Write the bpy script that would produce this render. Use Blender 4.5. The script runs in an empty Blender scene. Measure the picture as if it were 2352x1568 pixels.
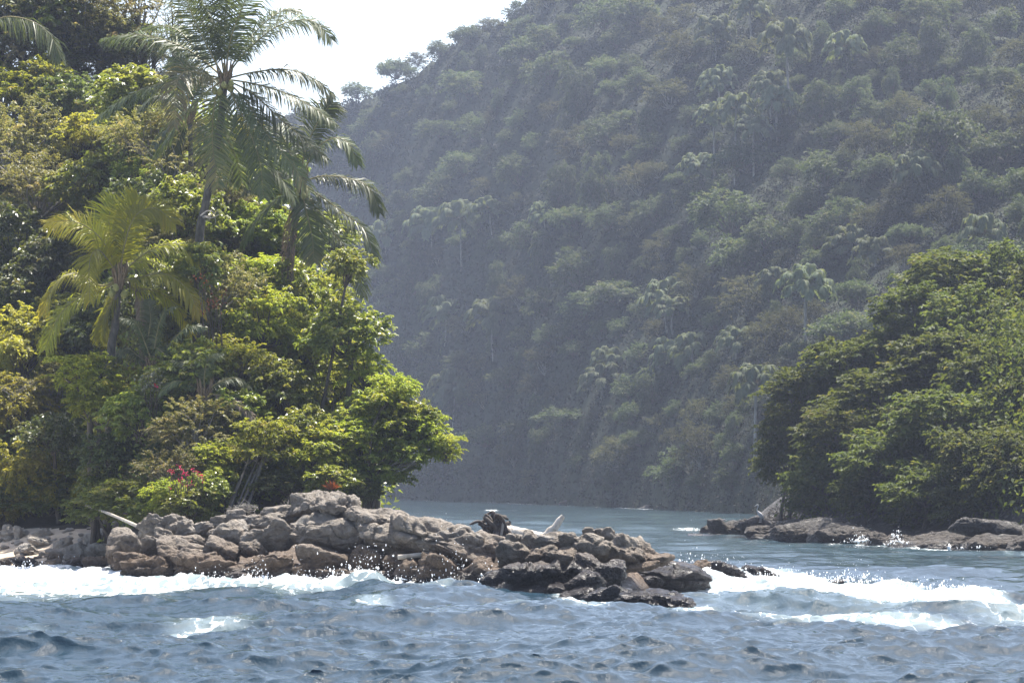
import bpy, bmesh, math, random
import numpy as np
from mathutils import Vector

# ------------------------------------------------------------------ camera, sky, sun, exposure
sc = bpy.context.scene
COL = sc.collection
R = math.radians
F, CX, YH, H = 6670.0, 1176.0, 1105.0, 2.82      # focal length in photo pixels, centre column, horizon row, eye height

cam_d = bpy.data.cameras.new("camera")
cam = bpy.data.objects.new("camera", cam_d)
COL.objects.link(cam)
cam.location = (0, 0, H)
cam.rotation_euler = (R(90), 0, 0)
cam_d.sensor_width = 36.0
cam_d.lens = 36.0 * F / 2352.0
cam_d.shift_y = (YH - 784.0) / 2352.0
cam_d.clip_start = 0.5
cam_d.clip_end = 5000.0
sc.camera = cam

SUN_AZ, SUN_EL = R(28), R(64)                      # azimuth to the right of the view direction
sdir = Vector((math.sin(SUN_AZ) * math.cos(SUN_EL), math.cos(SUN_AZ) * math.cos(SUN_EL), math.sin(SUN_EL)))
world = bpy.data.worlds.new("World")
sc.world = world
world.use_nodes = True
wn = world.node_tree
sky = wn.nodes.new("ShaderNodeTexSky")
sky.sky_type = 'NISHITA'
sky.sun_disc = False
sky.sun_elevation = SUN_EL
sky.sun_rotation = SUN_AZ
sky.air_density = 1.0
sky.dust_density = 3.2
sky.ozone_density = 1.0
bg = wn.nodes["Background"]
bg.inputs["Strength"].default_value = 0.11
wn.links.new(sky.outputs[0], bg.inputs["Color"])
sun_d = bpy.data.lights.new("sun", 'SUN')
sun_d.energy = 5.0
sun_d.angle = R(0.5)
sun_d.color = (1.0, 0.95, 0.86)
sun = bpy.data.objects.new("sun", sun_d)
sun.rotation_euler = (-sdir).to_track_quat('-Z', 'Y').to_euler()
sun.location = (0, 0, 90)
COL.objects.link(sun)

sc.view_settings.view_transform = 'Standard'
sc.view_settings.look = 'None'
sc.view_settings.exposure = 1.55
sc.view_settings.gamma = 1.0
cy = sc.cycles
cy.max_bounces = 6
cy.diffuse_bounces = 2
cy.glossy_bounces = 2
cy.transmission_bounces = 4
cy.volume_bounces = 0
cy.transparent_max_bounces = 6
cy.sample_clamp_indirect = 4.0
cy.sample_clamp_direct = 5.0
cy.use_denoising = True

# ------------------------------------------------------------------ small maths
def X(px, d): return (px - CX) / F * d
def Z(py, d): return H + d * (YH - py) / F
def P3(px, py, d): return np.array([X(px, d), d, Z(py, d)])
def unit(v):
    v = np.asarray(v, float)
    return v / np.maximum(np.linalg.norm(v, axis=-1, keepdims=True), 1e-9)
def sstep(a, b, x):
    t = np.clip((x - a) / (b - a), 0, 1)
    return t * t * (3 - 2 * t)
def hash01(i, j, k, s):
    n = (i * 73856093) ^ (j * 19349663) ^ (k * 83492791) ^ (s * 2654435)
    n = n & 0xffffffff
    n = ((n ^ (n >> 15)) * 2246822519) & 0xffffffff
    n = ((n ^ (n >> 13)) * 3266489917) & 0xffffffff
    return ((n ^ (n >> 16)) & 0xffffff) / 16777215.0
def vnoise(x, y, z, s=0):
    x, y, z = np.broadcast_arrays(np.asarray(x, float), np.asarray(y, float), np.asarray(z, float))
    xi, yi, zi = np.floor(x).astype(np.int64), np.floor(y).astype(np.int64), np.floor(z).astype(np.int64)
    u, v, w = x - xi, y - yi, z - zi
    u, v, w = [t * t * t * (t * (t * 6 - 15) + 10) for t in (u, v, w)]
    r = 0
    for a in (0, 1):
        for b in (0, 1):
            for c in (0, 1):
                r = r + hash01(xi + a, yi + b, zi + c, s) * (u if a else 1 - u) * (v if b else 1 - v) * (w if c else 1 - w)
    return r * 2 - 1
def fbm(x, y, z, s=0, o=4):
    r, a, f = 0, 0.5, 1.0
    for k in range(o):
        r = r + a * vnoise(np.asarray(x) * f, np.asarray(y) * f, np.asarray(z) * f, s + k * 17)
        a *= 0.5
        f *= 2.03
    return r
def catmull(pts, n):
    p = np.asarray(pts, float)
    p = np.vstack([2 * p[0] - p[1], p, 2 * p[-1] - p[-2]])
    m = len(p) - 3
    t = np.linspace(0, m - 1e-6, n)
    i = t.astype(int)
    u = (t - i)[:, None]
    a, b, c, d = p[i], p[i + 1], p[i + 2], p[i + 3]
    return 0.5 * (2 * b + (c - a) * u + (2 * a - 5 * b + 4 * c - d) * u ** 2 + (3 * b - a - 3 * c + d) * u ** 3)

# ------------------------------------------------------------------ mesh collector
class MB:
    def __init__(self):
        self.v, self.f, self.t, self.m, self.n = [], [], [], [], 0
    def add(self, v, f, tint=0.5, mi=0):
        v = np.asarray(v, float).reshape(-1, 3)
        f = np.asarray(f, np.int64)
        t = np.full(len(v), tint, float) if np.isscalar(tint) else np.asarray(tint, float)
        self.v.append(v); self.f.append(f + self.n); self.t.append(t); self.m.append(np.full(len(f), mi, np.int32))
        self.n += len(v)
    def mesh(self, name, mats, smooth=True, extra=None):
        me = bpy.data.meshes.new(name)
        v = np.concatenate(self.v)
        me.vertices.add(len(v))
        me.vertices.foreach_set("co", v.ravel().astype(np.float32))
        lt = np.concatenate([np.full(len(f), f.shape[1]) for f in self.f])
        lv = np.concatenate([f.ravel() for f in self.f])
        ls = np.concatenate([[0], np.cumsum(lt)[:-1]])
        me.loops.add(len(lv))
        me.loops.foreach_set("vertex_index", lv.astype(np.int32))
        me.polygons.add(len(lt))
        me.polygons.foreach_set("loop_start", ls.astype(np.int32))
        try:
            me.polygons.foreach_set("loop_total", lt.astype(np.int32))
        except Exception:
            pass
        me.polygons.foreach_set("material_index", np.concatenate(self.m))
        if smooth:
            me.polygons.foreach_set("use_smooth", np.ones(len(lt), bool))
        for mt in (mats if isinstance(mats, (list, tuple)) else [mats]):
            me.materials.append(mt)
        a = me.attributes.new("tint", 'FLOAT', 'POINT')
        a.data.foreach_set("value", np.concatenate(self.t).astype(np.float32))
        for k, arr in (extra or {}).items():
            a = me.attributes.new(k, 'FLOAT', 'POINT')
            a.data.foreach_set("value", np.asarray(arr, np.float32))
        me.update(calc_edges=True)
        return me

def link(name, data, parent=None, loc=None):
    o = bpy.data.objects.new(name, data)
    COL.objects.link(o)
    if parent is not None:
        o.parent = parent
    if loc is not None:
        o.location = [float(c) for c in loc]
    return o
def tag(o, label=None, cat=None, group=None, kind=None):
    if label: o["label"] = label
    if cat: o["category"] = cat
    if group: o["group"] = group
    if kind: o["kind"] = kind
    return o

def tube(mb, pts, rad, sides=7, tint=0.5, mi=0, cap=True, wob=0.0, seed=0):
    p = np.asarray(pts, float)
    n = len(p)
    rad = np.broadcast_to(np.asarray(rad, float), (n,))
    t = unit(np.gradient(p, axis=0))
    ref = np.array([0.31, 0.87, 0.38])
    a = unit(np.cross(t, ref))
    b = np.cross(t, a)
    th = np.linspace(0, 2 * np.pi, sides, endpoint=False)
    ring = a[:, None, :] * np.cos(th)[None, :, None] + b[:, None, :] * np.sin(th)[None, :, None]
    rr = rad[:, None] * np.ones(sides)
    if wob:
        q = p[:, None, :] + ring * rad[:, None, None]
        rr = rr * (1 + wob * fbm(q[..., 0] * 5, q[..., 1] * 5, q[..., 2] * 5, seed, 3) * 2)
    v = p[:, None, :] + ring * rr[..., None]
    v = v.reshape(-1, 3)
    i = np.arange(n - 1)[:, None] * sides
    j = np.arange(sides)[None, :]
    k = (j + 1) % sides
    f = np.stack([i + j, i + k, i + sides + k, i + sides + j], -1).reshape(-1, 4)
    mb.add(v, f, tint, mi)
    if cap:
        mb.add(v[:sides], [list(range(sides))[::-1]], tint, mi)
        mb.add(v[-sides:], [list(range(sides))], tint, mi)

def leaves(mb, p, D, S, L, W, tint, mi=0, fold=0.18, droop=0.25):
    n = len(p)
    L = np.broadcast_to(L, (n,))[:, None]; W = np.broadcast_to(W, (n,))[:, None]
    D, S = unit(D), unit(S)
    up = np.cross(S, D)
    g = np.array([0, 0, -1.0])
    m = p + D * L * 0.45 + up * W * fold
    v = np.stack([p, m + S * W * 0.5, p + D * L + g * L * droop, m - S * W * 0.5], 1).reshape(-1, 3)
    f = np.arange(4 * n).reshape(-1, 4)
    mb.add(v, f, np.repeat(np.broadcast_to(tint, (n,)), 4), mi)

# ------------------------------------------------------------------ materials
def nodes(name):
    m = bpy.data.materials.new(name)
    m.use_nodes = True
    m.node_tree.nodes.clear()
    nt = m.node_tree
    def N(typ, ins=None, **kw):
        n = nt.nodes.new("ShaderNode" + typ)
        for k, v in kw.items(): setattr(n, k, v)
        for k, v in (ins or {}).items():
            if isinstance(v, bpy.types.NodeSocket): nt.links.new(v, n.inputs[k])
            else: n.inputs[k].default_value = v
        return n
    out = N("OutputMaterial")
    return m, nt, N, out
def c4(c): return (c[0], c[1], c[2], 1.0)
def mixc(N, fac, a, b, blend='MIX'):
    n = N("Mix", data_type='RGBA', blend_type=blend)
    nt = n.id_data
    for idx, v in ((0, fac), (6, a), (7, b)):
        if isinstance(v, bpy.types.NodeSocket): nt.links.new(v, n.inputs[idx])
        elif idx == 0: n.inputs[0].default_value = v
        else: n.inputs[idx].default_value = c4(v)
    return n.outputs[2]
def ramp(N, fac, stops):
    n = N("ValToRGB", {0: fac})
    e = n.color_ramp.elements
    while len(e) < len(stops): e.new(0.5)
    for el, (p, c) in zip(e, stops):
        el.position = p
        el.color = c4(c) if not np.isscalar(c) else (c, c, c, 1)
    return n.outputs[0]
def mth(N, op, a, b=None, clamp=False):
    ins = {0: a}
    if b is not None: ins[1] = b
    return N("Math", ins, operation=op, use_clamp=clamp).outputs[0]

def leaf_mat(name, c1, c2, c3=None, trans=0.42, rough=0.5, spec=0.3, tc=(1.36, 1.3, 0.62)):
    m, nt, N, out = nodes(name)
    t = N("Attribute", attribute_name="tint").outputs["Fac"]
    oi = N("ObjectInfo").outputs["Random"]
    stops = [(0.0, c1), (0.75, c2)] + ([(1.0, c3)] if c3 else [])
    col = ramp(N, t, stops)
    hsv = N("HueSaturation", {"Color": col, "Hue": mth(N, 'MULTIPLY_ADD', oi, 0.026), "Value": mth(N, 'MULTIPLY_ADD', oi, 0.5)})
    for s in (hsv.inputs["Hue"], hsv.inputs["Value"]):
        s.links[0].from_node.inputs[2].default_value = 0.474 if s.name == "Hue" else 0.75
    col = hsv.outputs[0]
    pr = N("BsdfPrincipled", {"Base Color": col, "Roughness": rough, "Specular IOR Level": spec})
    tr = N("BsdfTranslucent", {"Color": mixc(N, 1.0, col, tc, 'MULTIPLY')})
    ms = N("MixShader", {0: trans, 1: pr.outputs[0], 2: tr.outputs[0]})
    nt.links.new(ms.outputs[0], out.inputs[0])
    return m
def bark_mat(name, c1, c2, scale=6.0, rough=0.85):
    m, nt, N, out = nodes(name)
    g = N("NewGeometry").outputs["Position"]
    mp = N("Mapping", {"Vector": g, "Scale": (1, 1, 0.35)}).outputs[0]
    n = N("TexNoise", {"Vector": mp, "Scale": scale, "Detail": 5.0, "Roughness": 0.65}).outputs[0]
    col = ramp(N, n, [(0.32, c1), (0.68, c2)])
    b = N("Bump", {"Height": n, "Strength": 0.6, "Distance": 0.05}).outputs[0]
    pr = N("BsdfPrincipled", {"Base Color": col, "Roughness": rough, "Normal": b, "Specular IOR Level": 0.2})
    nt.links.new(pr.outputs[0], out.inputs[0])
    return m

LEAF = {
    'lime':  leaf_mat("lime_leaf", (0.143, 0.199, 0.031), (0.239, 0.287, 0.045), (0.325, 0.312, 0.069), trans=0.60),
    'broad': leaf_mat("broad_leaf", (0.112, 0.164, 0.039), (0.191, 0.232, 0.054), (0.269, 0.270, 0.077), trans=0.52, rough=0.35, spec=0.5),
    'olive': leaf_mat("olive_leaf", (0.107, 0.117, 0.048), (0.183, 0.178, 0.074), (0.279, 0.232, 0.122), trans=0.46),
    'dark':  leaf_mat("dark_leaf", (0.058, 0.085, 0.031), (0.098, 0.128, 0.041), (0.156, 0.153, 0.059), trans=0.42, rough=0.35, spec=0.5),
    'yellow': leaf_mat("yellow_green_leaf", (0.196, 0.216, 0.038), (0.298, 0.293, 0.055), (0.300, 0.300, 0.055), trans=0.55),
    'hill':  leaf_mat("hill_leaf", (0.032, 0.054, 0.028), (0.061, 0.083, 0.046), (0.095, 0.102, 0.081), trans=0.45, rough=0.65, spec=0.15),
    'scrub': leaf_mat("shaded_scrub_leaf", (0.005, 0.007, 0.004), (0.012, 0.015, 0.009), (0.019, 0.022, 0.014), trans=0.3, rough=0.7, spec=0.1),  # near black: the shadow between the hill crowns is put into this colour
    'hillgrey': leaf_mat("grey_hill_leaf", (0.039, 0.046, 0.029), (0.061, 0.065, 0.041), (0.091, 0.088, 0.066), rough=0.75, spec=0.05, trans=0.4),
    'islet': leaf_mat("islet_leaf", (0.048, 0.071, 0.021), (0.082, 0.104, 0.029), (0.127, 0.130, 0.041), trans=0.48, rough=0.6, spec=0.12),
    'palm':  leaf_mat("palm_leaflet", (0.061, 0.085, 0.036), (0.099, 0.121, 0.048), (0.206, 0.178, 0.073), trans=0.40, rough=0.45, spec=0.35, tc=(1.2, 1.25, 0.6)),
    'palmy': leaf_mat("yellow_palm_leaflet", (0.165, 0.198, 0.030), (0.295, 0.300, 0.035), (0.420, 0.360, 0.040), trans=0.6, rough=0.42, spec=0.3, tc=(1.22, 1.25, 0.5)),
    'hillpalm': leaf_mat("hill_palm_leaflet", (0.075, 0.103, 0.057), (0.111, 0.136, 0.077), (0.180, 0.174, 0.119), trans=0.40, rough=0.7, spec=0.1),
    'dead':  leaf_mat("dry_frond_leaflet", (0.13, 0.095, 0.06), (0.2, 0.16, 0.11), (0.28, 0.24, 0.19), trans=0.2, tc=(1, 0.9, 0.7)),
    'red':   leaf_mat("red_petal", (0.5, 0.02, 0.06), (0.6, 0.03, 0.1), (0.6, 0.05, 0.16), trans=0.35, tc=(1, 0.6, 0.8)),
    'pale':  leaf_mat("pale_silvery_leaf", (0.1, 0.12, 0.07), (0.2, 0.22, 0.15), (0.35, 0.35, 0.28), trans=0.3),
    'rust':  leaf_mat("rust_leaf", (0.14, 0.05, 0.02), (0.24, 0.09, 0.03), (0.3, 0.14, 0.05), trans=0.35, tc=(1.2, 0.9, 0.6)),
}
BARK = bark_mat("bark", (0.045, 0.036, 0.028), (0.12, 0.1, 0.08))
PALE_BARK = bark_mat("pale_bark", (0.14, 0.125, 0.105), (0.3, 0.28, 0.25))
GREY_BARK = bark_mat("grey_bark", (0.06, 0.055, 0.05), (0.17, 0.155, 0.14))
PALM_BARK = bark_mat("palm_bark", (0.05, 0.045, 0.04), (0.14, 0.125, 0.105), 9.0)
RACHIS = bark_mat("frond_rachis", (0.14, 0.12, 0.05), (0.24, 0.2, 0.08), 3.0, 0.5)
DRIFT = bark_mat("bleached_driftwood", (0.26, 0.22, 0.18), (0.62, 0.57, 0.5), 9.0)
ROOT = bark_mat("weathered_root_wood", (0.03, 0.026, 0.024), (0.12, 0.1, 0.085), 9.0)
POLE = bark_mat("grey_pole_wood", (0.24, 0.21, 0.17), (0.4, 0.36, 0.31), 5.0)

def rock_mat(name, wet0, wet1, dry0, dry1, brown0, brown1, blo, bhi, bump=1.0):
    """Stone with a tide line: black and glossy where the sea keeps it wet, brown in the splash zone, weathered grey above."""
    m, nt, N, out = nodes(name)
    g = N("NewGeometry").outputs["Position"]
    z = N("SeparateXYZ", {0: g}).outputs[2]
    big = N("TexNoise", {"Vector": g, "Scale": 0.9, "Detail": 4.0, "Roughness": 0.6}).outputs[0]
    med = N("TexNoise", {"Vector": g, "Scale": 5.0, "Detail": 6.0, "Roughness": 0.68}).outputs[0]
    fine = N("TexNoise", {"Vector": g, "Scale": 22.0, "Detail": 4.0, "Roughness": 0.7}).outputs[0]
    grey = ramp(N, med, [(0.3, dry0), (0.7, dry1)])
    brown = ramp(N, med, [(0.3, brown0), (0.7, brown1)])
    zz = mth(N, 'ADD', z, mth(N, 'MULTIPLY_ADD', big, 1.1))
    zz.node.inputs[1].links[0].from_node.inputs[2].default_value = -0.55
    def rng(lo, hi):
        return N("MapRange", {0: zz, 1: lo, 2: hi, 3: 0.0, 4: 1.0}, interpolation_type='SMOOTHSTEP').outputs[0]
    fg = rng(blo, bhi)
    fw = rng(wet0, wet1)
    col = mixc(N, fg, brown, grey)
    col = mixc(N, fw, mixc(N, 0.8, col, (0.018, 0.018, 0.022)), col)
    lich = ramp(N, N("TexNoise", {"Vector": g, "Scale": 2.6, "Detail": 5.0}).outputs[0], [(0.56, 0.0), (0.68, 1.0)])
    col = mixc(N, mth(N, 'MULTIPLY', lich, mth(N, 'MULTIPLY', fg, 0.5)), col, (0.36, 0.34, 0.31))
    rough = mth(N, 'MULTIPLY_ADD', fw, 0.55)
    rough.node.inputs[2].default_value = 0.22
    vor = N("TexVoronoi", {"Vector": g, "Scale": 7.0, "Randomness": 1.0}, feature='SMOOTH_F1').outputs["Distance"]
    hgt = mth(N, 'ADD', mth(N, 'MULTIPLY', med, 1.0), mth(N, 'ADD', mth(N, 'MULTIPLY', fine, 0.35), mth(N, 'MULTIPLY', vor, -0.45)))
    b = N("Bump", {"Height": hgt, "Strength": 1.0 * bump, "Distance": 0.3}).outputs[0]
    pr = N("BsdfPrincipled", {"Base Color": col, "Roughness": rough, "Normal": b, "Specular IOR Level": 0.4})
    nt.links.new(pr.outputs[0], out.inputs[0])
    return m
ROCK = rock_mat("shore_rock", 0.05, 0.5, (0.14, 0.116, 0.092), (0.3, 0.26, 0.215), (0.07, 0.046, 0.029), (0.175, 0.12, 0.078), 0.6, 1.5)
WETROCK = rock_mat("wave_washed_rock", 0.55, 1.35, (0.13, 0.11, 0.095), (0.25, 0.22, 0.195), (0.07, 0.053, 0.042), (0.17, 0.13, 0.105), 1.2, 2.2)
BEACHROCK = rock_mat("pale_beach_rock", -0.1, 0.25, (0.27, 0.235, 0.2), (0.45, 0.41, 0.36), (0.2, 0.165, 0.135), (0.33, 0.285, 0.24), 0.25, 0.7)
ISLETROCK = rock_mat("shaded_islet_rock", 0.0, 0.3, (0.02, 0.018, 0.017), (0.05, 0.044, 0.04), (0.025, 0.019, 0.014), (0.058, 0.043, 0.032), 0.4, 1.0)  # dark stone, albedo lowered further to hold the shade of the trees

def ground_mat(name, a, b, scale=0.8):
    m, nt, N, out = nodes(name)
    g = N("NewGeometry").outputs["Position"]
    n = N("TexNoise", {"Vector": g, "Scale": scale, "Detail": 7.0, "Roughness": 0.7}).outputs[0]
    col = ramp(N, n, [(0.3, a), (0.7, b)])
    bp = N("Bump", {"Height": n, "Strength": 0.7, "Distance": 0.3}).outputs[0]
    pr = N("BsdfPrincipled", {"Base Color": col, "Roughness": 0.95, "Normal": bp, "Specular IOR Level": 0.1})
    nt.links.new(pr.outputs[0], out.inputs[0])
    return m
SOIL = ground_mat("headland_soil", (0.035, 0.03, 0.022), (0.09, 0.075, 0.055), 1.2)
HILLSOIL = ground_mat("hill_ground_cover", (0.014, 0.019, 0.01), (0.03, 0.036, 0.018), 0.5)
SAND = ground_mat("beach_sand", (0.42, 0.34, 0.26), (0.56, 0.47, 0.37), 3.0)
BED = ground_mat("seabed_sand", (0.1, 0.12, 0.1), (0.2, 0.2, 0.16), 0.1)

# ------------------------------------------------------------------ ground forms
DW_PX = [-800, -300, 0, 240, 300, 560, 900, 1130, 1180, 1310, 1450, 1610, 1784, 1900]
DW_PY = [1292, 1296, 1300, 1308, 1335, 1340, 1345, 1350, 1370, 1376, 1372, 1345, 1334, 1330]
def dwater(px): return F * H / (np.interp(px, DW_PX, DW_PY) - YH)
def head_z(x, y):
    px = CX + F * np.asarray(x) / np.asarray(y)
    dw = dwater(px)
    m = np.interp(px, [-900, 0, 300, 500, 650, 800, 900, 1000, 1100], [1, 1, 1, .9, .66, .36, .12, .03, -.05])
    t = y - dw
    shore = np.where(t < 0, -0.35 + 0.35 * t, 0)
    rise = np.clip(t / np.maximum(93 - dw, 1.5), 0, 1)
    shore = np.where(t >= 0, -0.35 + 1.55 * rise, shore)
    sandy = sstep(300, 230, px)
    beach = np.where(t < 0, 0.12 * t, np.minimum(0.075 * t, 1.0)) + 0.55 * sstep(3.5, 8, t)
    shore = shore * (1 - sandy) + beach * sandy
    start = 93 + 11 * sstep(380, 160, px)
    sl = np.interp(px, [0, 300, 500], [.62, .7, .85])
    up = sl * np.clip(y - start, 0, 16.2 / sl) * m
    back = np.clip(y - 134, 0, 200) * -0.45
    za = shore + up + back
    zr = np.interp(px, [850, 1000, 1150, 1300, 1450, 1600, 1720, 1800, 1900], [1.4, 1.1, .8, .8, .5, .05, -.25, -1.2, -2])
    pr = np.interp(t, [-6, -1, 0, 3.5, 7, 13, 30], [-3, -.9, -.5, 1, 1, -.9, -4])
    zb = np.where(pr > 0, pr * np.maximum(zr, -1), pr)
    zb = np.where(zr < 0, np.minimum(zb, zr), zb)
    w = sstep(830, 960, px)
    z = za * (1 - w) + zb * w
    n = fbm(np.asarray(x) * 0.5, np.asarray(y) * 0.5, 0, 3, 4)
    return np.maximum(z + n * np.where(z > 0, 0.35 + 0.3 * sstep(1.5, 4, z), 0.15) * (1 - 0.75 * sandy * (z < 1.2)), -4)

SH_PX = [-1600, -300, 300, 600, 850, 1100, 1290, 1500, 1740, 2000, 2400, 3900]
SH_PY = [1134, 1136, 1138, 1141, 1145, 1152, 1160, 1168, 1181, 1192, 1204, 1225]
CR_PX = [-1600, -400, 300, 600, 760, 800, 880, 905, 1000, 1060, 1110, 1180, 1200, 1300, 1500, 1800, 2400, 3900]
CR_PY = [560, 420, 330, 265, 232, 216, 198, 165, 122, 88, 66, 36, 5, -70, -150, -170, -170, -170]
SL_PX = [-1600, 400, 800, 1000, 1200, 1500, 1740, 2400, 3900]
SL_V = [.9, .9, .85, .72, .6, .47, .4, .34, .34]
def hill_z(px, y):
    px = np.asarray(px, float)
    d0 = F * H / (np.interp(px, SH_PX, SH_PY) - YH)
    tc = (YH - (np.interp(px, CR_PX, CR_PY) + 30)) / F
    SLOPE = np.interp(px, SL_PX, SL_V)
    dc = (H + SLOPE * d0) / (SLOPE - tc)
    zc = H + dc * tc
    s = (y - d0) / (dc - d0)
    z = np.where(s < 1, zc * (s * 0.86 + 0.14 * np.sin(np.clip(s, 0, 1) * np.pi / 2)), zc - (s - 1) * zc * 0.8)
    z = np.where(s < 0, s * zc * 0.6, z)
    x = (px - CX) / F * y
    env = sstep(0.02, 0.25, s) * sstep(1.15, 0.8, s)
    rid = 1 - 2 * np.abs(fbm(x * 0.012 + y * 0.008, y * 0.007 - x * 0.004, 0, 41, 3))
    z = z + env * ((rid - 0.6) * 7.0 + 5.0 * fbm(x * 0.045, y * 0.03, 1, 7, 3))
    z = z + sstep(-0.02, 0.03, s) * 1.6
    return np.maximum(z, -5)
def crest_d(px):
    d0 = F * H / (np.interp(px, SH_PX, SH_PY) - YH)
    SLOPE = np.interp(px, SL_PX, SL_V)
    return float((H + SLOPE * d0) / (SLOPE - (YH - (np.interp(px, CR_PX, CR_PY) + 30)) / F))
_PXT = np.arange(-400, 2900, 10.0)
_YT = np.linspace(170, 820, 900)
_ZT = hill_z(_PXT[:, None], _YT[None, :])
_PYT = np.minimum.accumulate(YH - F * (_ZT - H) / _YT[None, :], axis=1)
def hill_d(px, py):
    i = int(np.clip((px - _PXT[0]) / 10, 0, len(_PXT) - 1))
    r = _PYT[i]
    if py < r[-1]: return None
    k = int(np.argmax(r <= py))
    return float(_YT[k])

IS_PX = [1600, 1680, 1740, 1800, 1900, 2000, 2100, 2200, 2352, 2700, 3200]
IS_PY = [1230, 1234, 1238, 1241, 1247, 1252, 1256, 1262, 1271, 1285, 1300]
def d_islet(px): return F * H / (np.interp(px, IS_PX, IS_PY) - YH)
def islet_z(px, y):
    t = y - d_islet(px)
    hI = np.interp(px, [1640, 1690, 1740, 1800, 1900, 2100, 2400, 3200], [-1, .1, .4, 1.2, 3.6, 7, 9, 8])
    z = np.where(t < 0, 0.3 * t, np.interp(t, [0, 4, 9, 25, 40, 70], [0, .2, .7, 8, 8, -4]))
    z = np.where(z > 0, z * np.clip(hI / 5, -0.3, 1.2), z)
    x = (np.asarray(px) - CX) / F * y
    return np.maximum(z + 0.3 * fbm(x * 0.4, y * 0.4, 0, 11, 4), -4)

def grid_faces(nr, nc):
    i = np.arange(nr - 1)[:, None] * nc
    j = np.arange(nc - 1)[None, :]
    return np.stack([i + j, i + j + 1, i + nc + j + 1, i + nc + j], -1).reshape(-1, 4)
def sheet(name, px, y, zf, mat, keep=None):
    A, B = np.meshgrid(px, y)
    x = (A - CX) / F * B
    z = zf(A, B)
    f = grid_faces(len(y), len(px))
    mb = MB()
    mb.add(np.stack([x, B, z], -1).reshape(-1, 3), f)
    return link(name, mb.mesh(name, mat)), (A, B, x, z, f)

# seabed: one sheet under everything
mb = MB()
mb.add([(-540, -50, -4.6), (540, -50, -4.6), (540, 1040, -4.6), (-540, 1040, -4.6)], [[0, 1, 2, 3]])
tag(link("seabed", mb.mesh("seabed", BED)), kind="structure")

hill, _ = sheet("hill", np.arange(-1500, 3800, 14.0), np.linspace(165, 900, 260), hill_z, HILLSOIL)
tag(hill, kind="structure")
islet, _ = sheet("islet_ground", np.arange(1580, 3200, 12.0), np.linspace(95, 240, 110), islet_z, ISLETROCK)
tag(islet, kind="structure")
# headland terrain (rock at the shore, soil above) and the beach cut out of the same grid
pxs = np.arange(-800, 1900, 9.0); ys = np.linspace(60, 170, 230)
A, B = np.meshgrid(pxs, ys)
XX = (A - CX) / F * B
ZZ = head_z(XX, B)
V = np.stack([XX, B, ZZ], -1).reshape(-1, 3)
f = grid_faces(len(ys), len(pxs))
fz = ZZ.ravel()[f].mean(1); fpx = A.ravel()[f].mean(1); fy = B.ravel()[f].mean(1)
isb = (fpx < 262) & (fz < 1.15) & (fy < 106)
def sub(fs, name, mats, mi):
    u, inv = np.unique(fs, return_inverse=True)
    m = MB()
    inv = inv.reshape(-1, 4)
    for k in range(len(mats)):
        m.add(V[u] if k == 0 else np.zeros((0, 3)), inv[mi == k] if k == 0 else inv[mi == k] - m.n, 0.5, k)
    return m.mesh(name, mats)
tag(link("beach", sub(f[isb], "beach", [SAND], np.zeros(isb.sum(), int))), kind="structure")
soil = ((fz > 1.7) | (fpx < 250)).astype(int)[~isb]
tag(link("headland_ground", sub(f[~isb], "headland_ground", [ROCK, SOIL], soil)), kind="structure")
def gz(x, y): return float(head_z(np.array([x]), np.array([y]))[0])

# ------------------------------------------------------------------ the sea
rng = np.random.default_rng(5)
inv = np.linspace(1 / 34.0, 1 / 980.0, 860)
wy = np.concatenate([np.linspace(-45, 4, 6), np.linspace(8, 33.5, 50), 1.0 / inv])
wt = np.concatenate([np.linspace(-0.5, -0.215, 14), np.linspace(-0.21, 0.21, 620), np.linspace(0.215, 0.5, 14)])
T, Y = np.meshgrid(wt, wy)
near = np.maximum(Y, 6.0)
Xw = np.where(Y > 6, T * near, T * 6 * (1 + (6 - Y) * 0.1))
dy = np.gradient(wy)[:, None] * np.ones_like(T)
dist = np.maximum(Y, 10)
pxw = CX + F * Xw / dist
pyw = YH + F * H / dist
Zw = np.zeros_like(Xw); DX = np.zeros_like(Xw); DY = np.zeros_like(Xw)
chan = sstep(84, 105, Y)                                     # calmer in the channel behind the point
gust = 0.75 + 0.5 * (fbm(Xw * 0.06, Y * 0.05, 0, 77, 2) + 0.5)
for k in range(96):
    lam = 0.3 * (9.0 / 0.3) ** (rng.random() ** 1.55)
    th = rng.normal(-0.25, 0.55)
    kx, ky = math.sin(th), math.cos(th)
    amp = 0.0084 * lam ** 0.85 * rng.uniform(0.5, 1.3)
    vis = sstep(1.2, 3.0, lam / np.maximum(dy, 0.12))
    a = amp * vis * (1 - 0.5 * chan * (1 if lam > 2.5 else 0.4)) * gust
    ph = 2 * np.pi / lam * (Xw * kx + Y * ky) + rng.uniform(0, 6.28)
    Zw += a * np.cos(ph)
    q = 1.0
    DX -= q * a * kx * np.sin(ph); DY -= q * a * ky * np.sin(ph)

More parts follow.
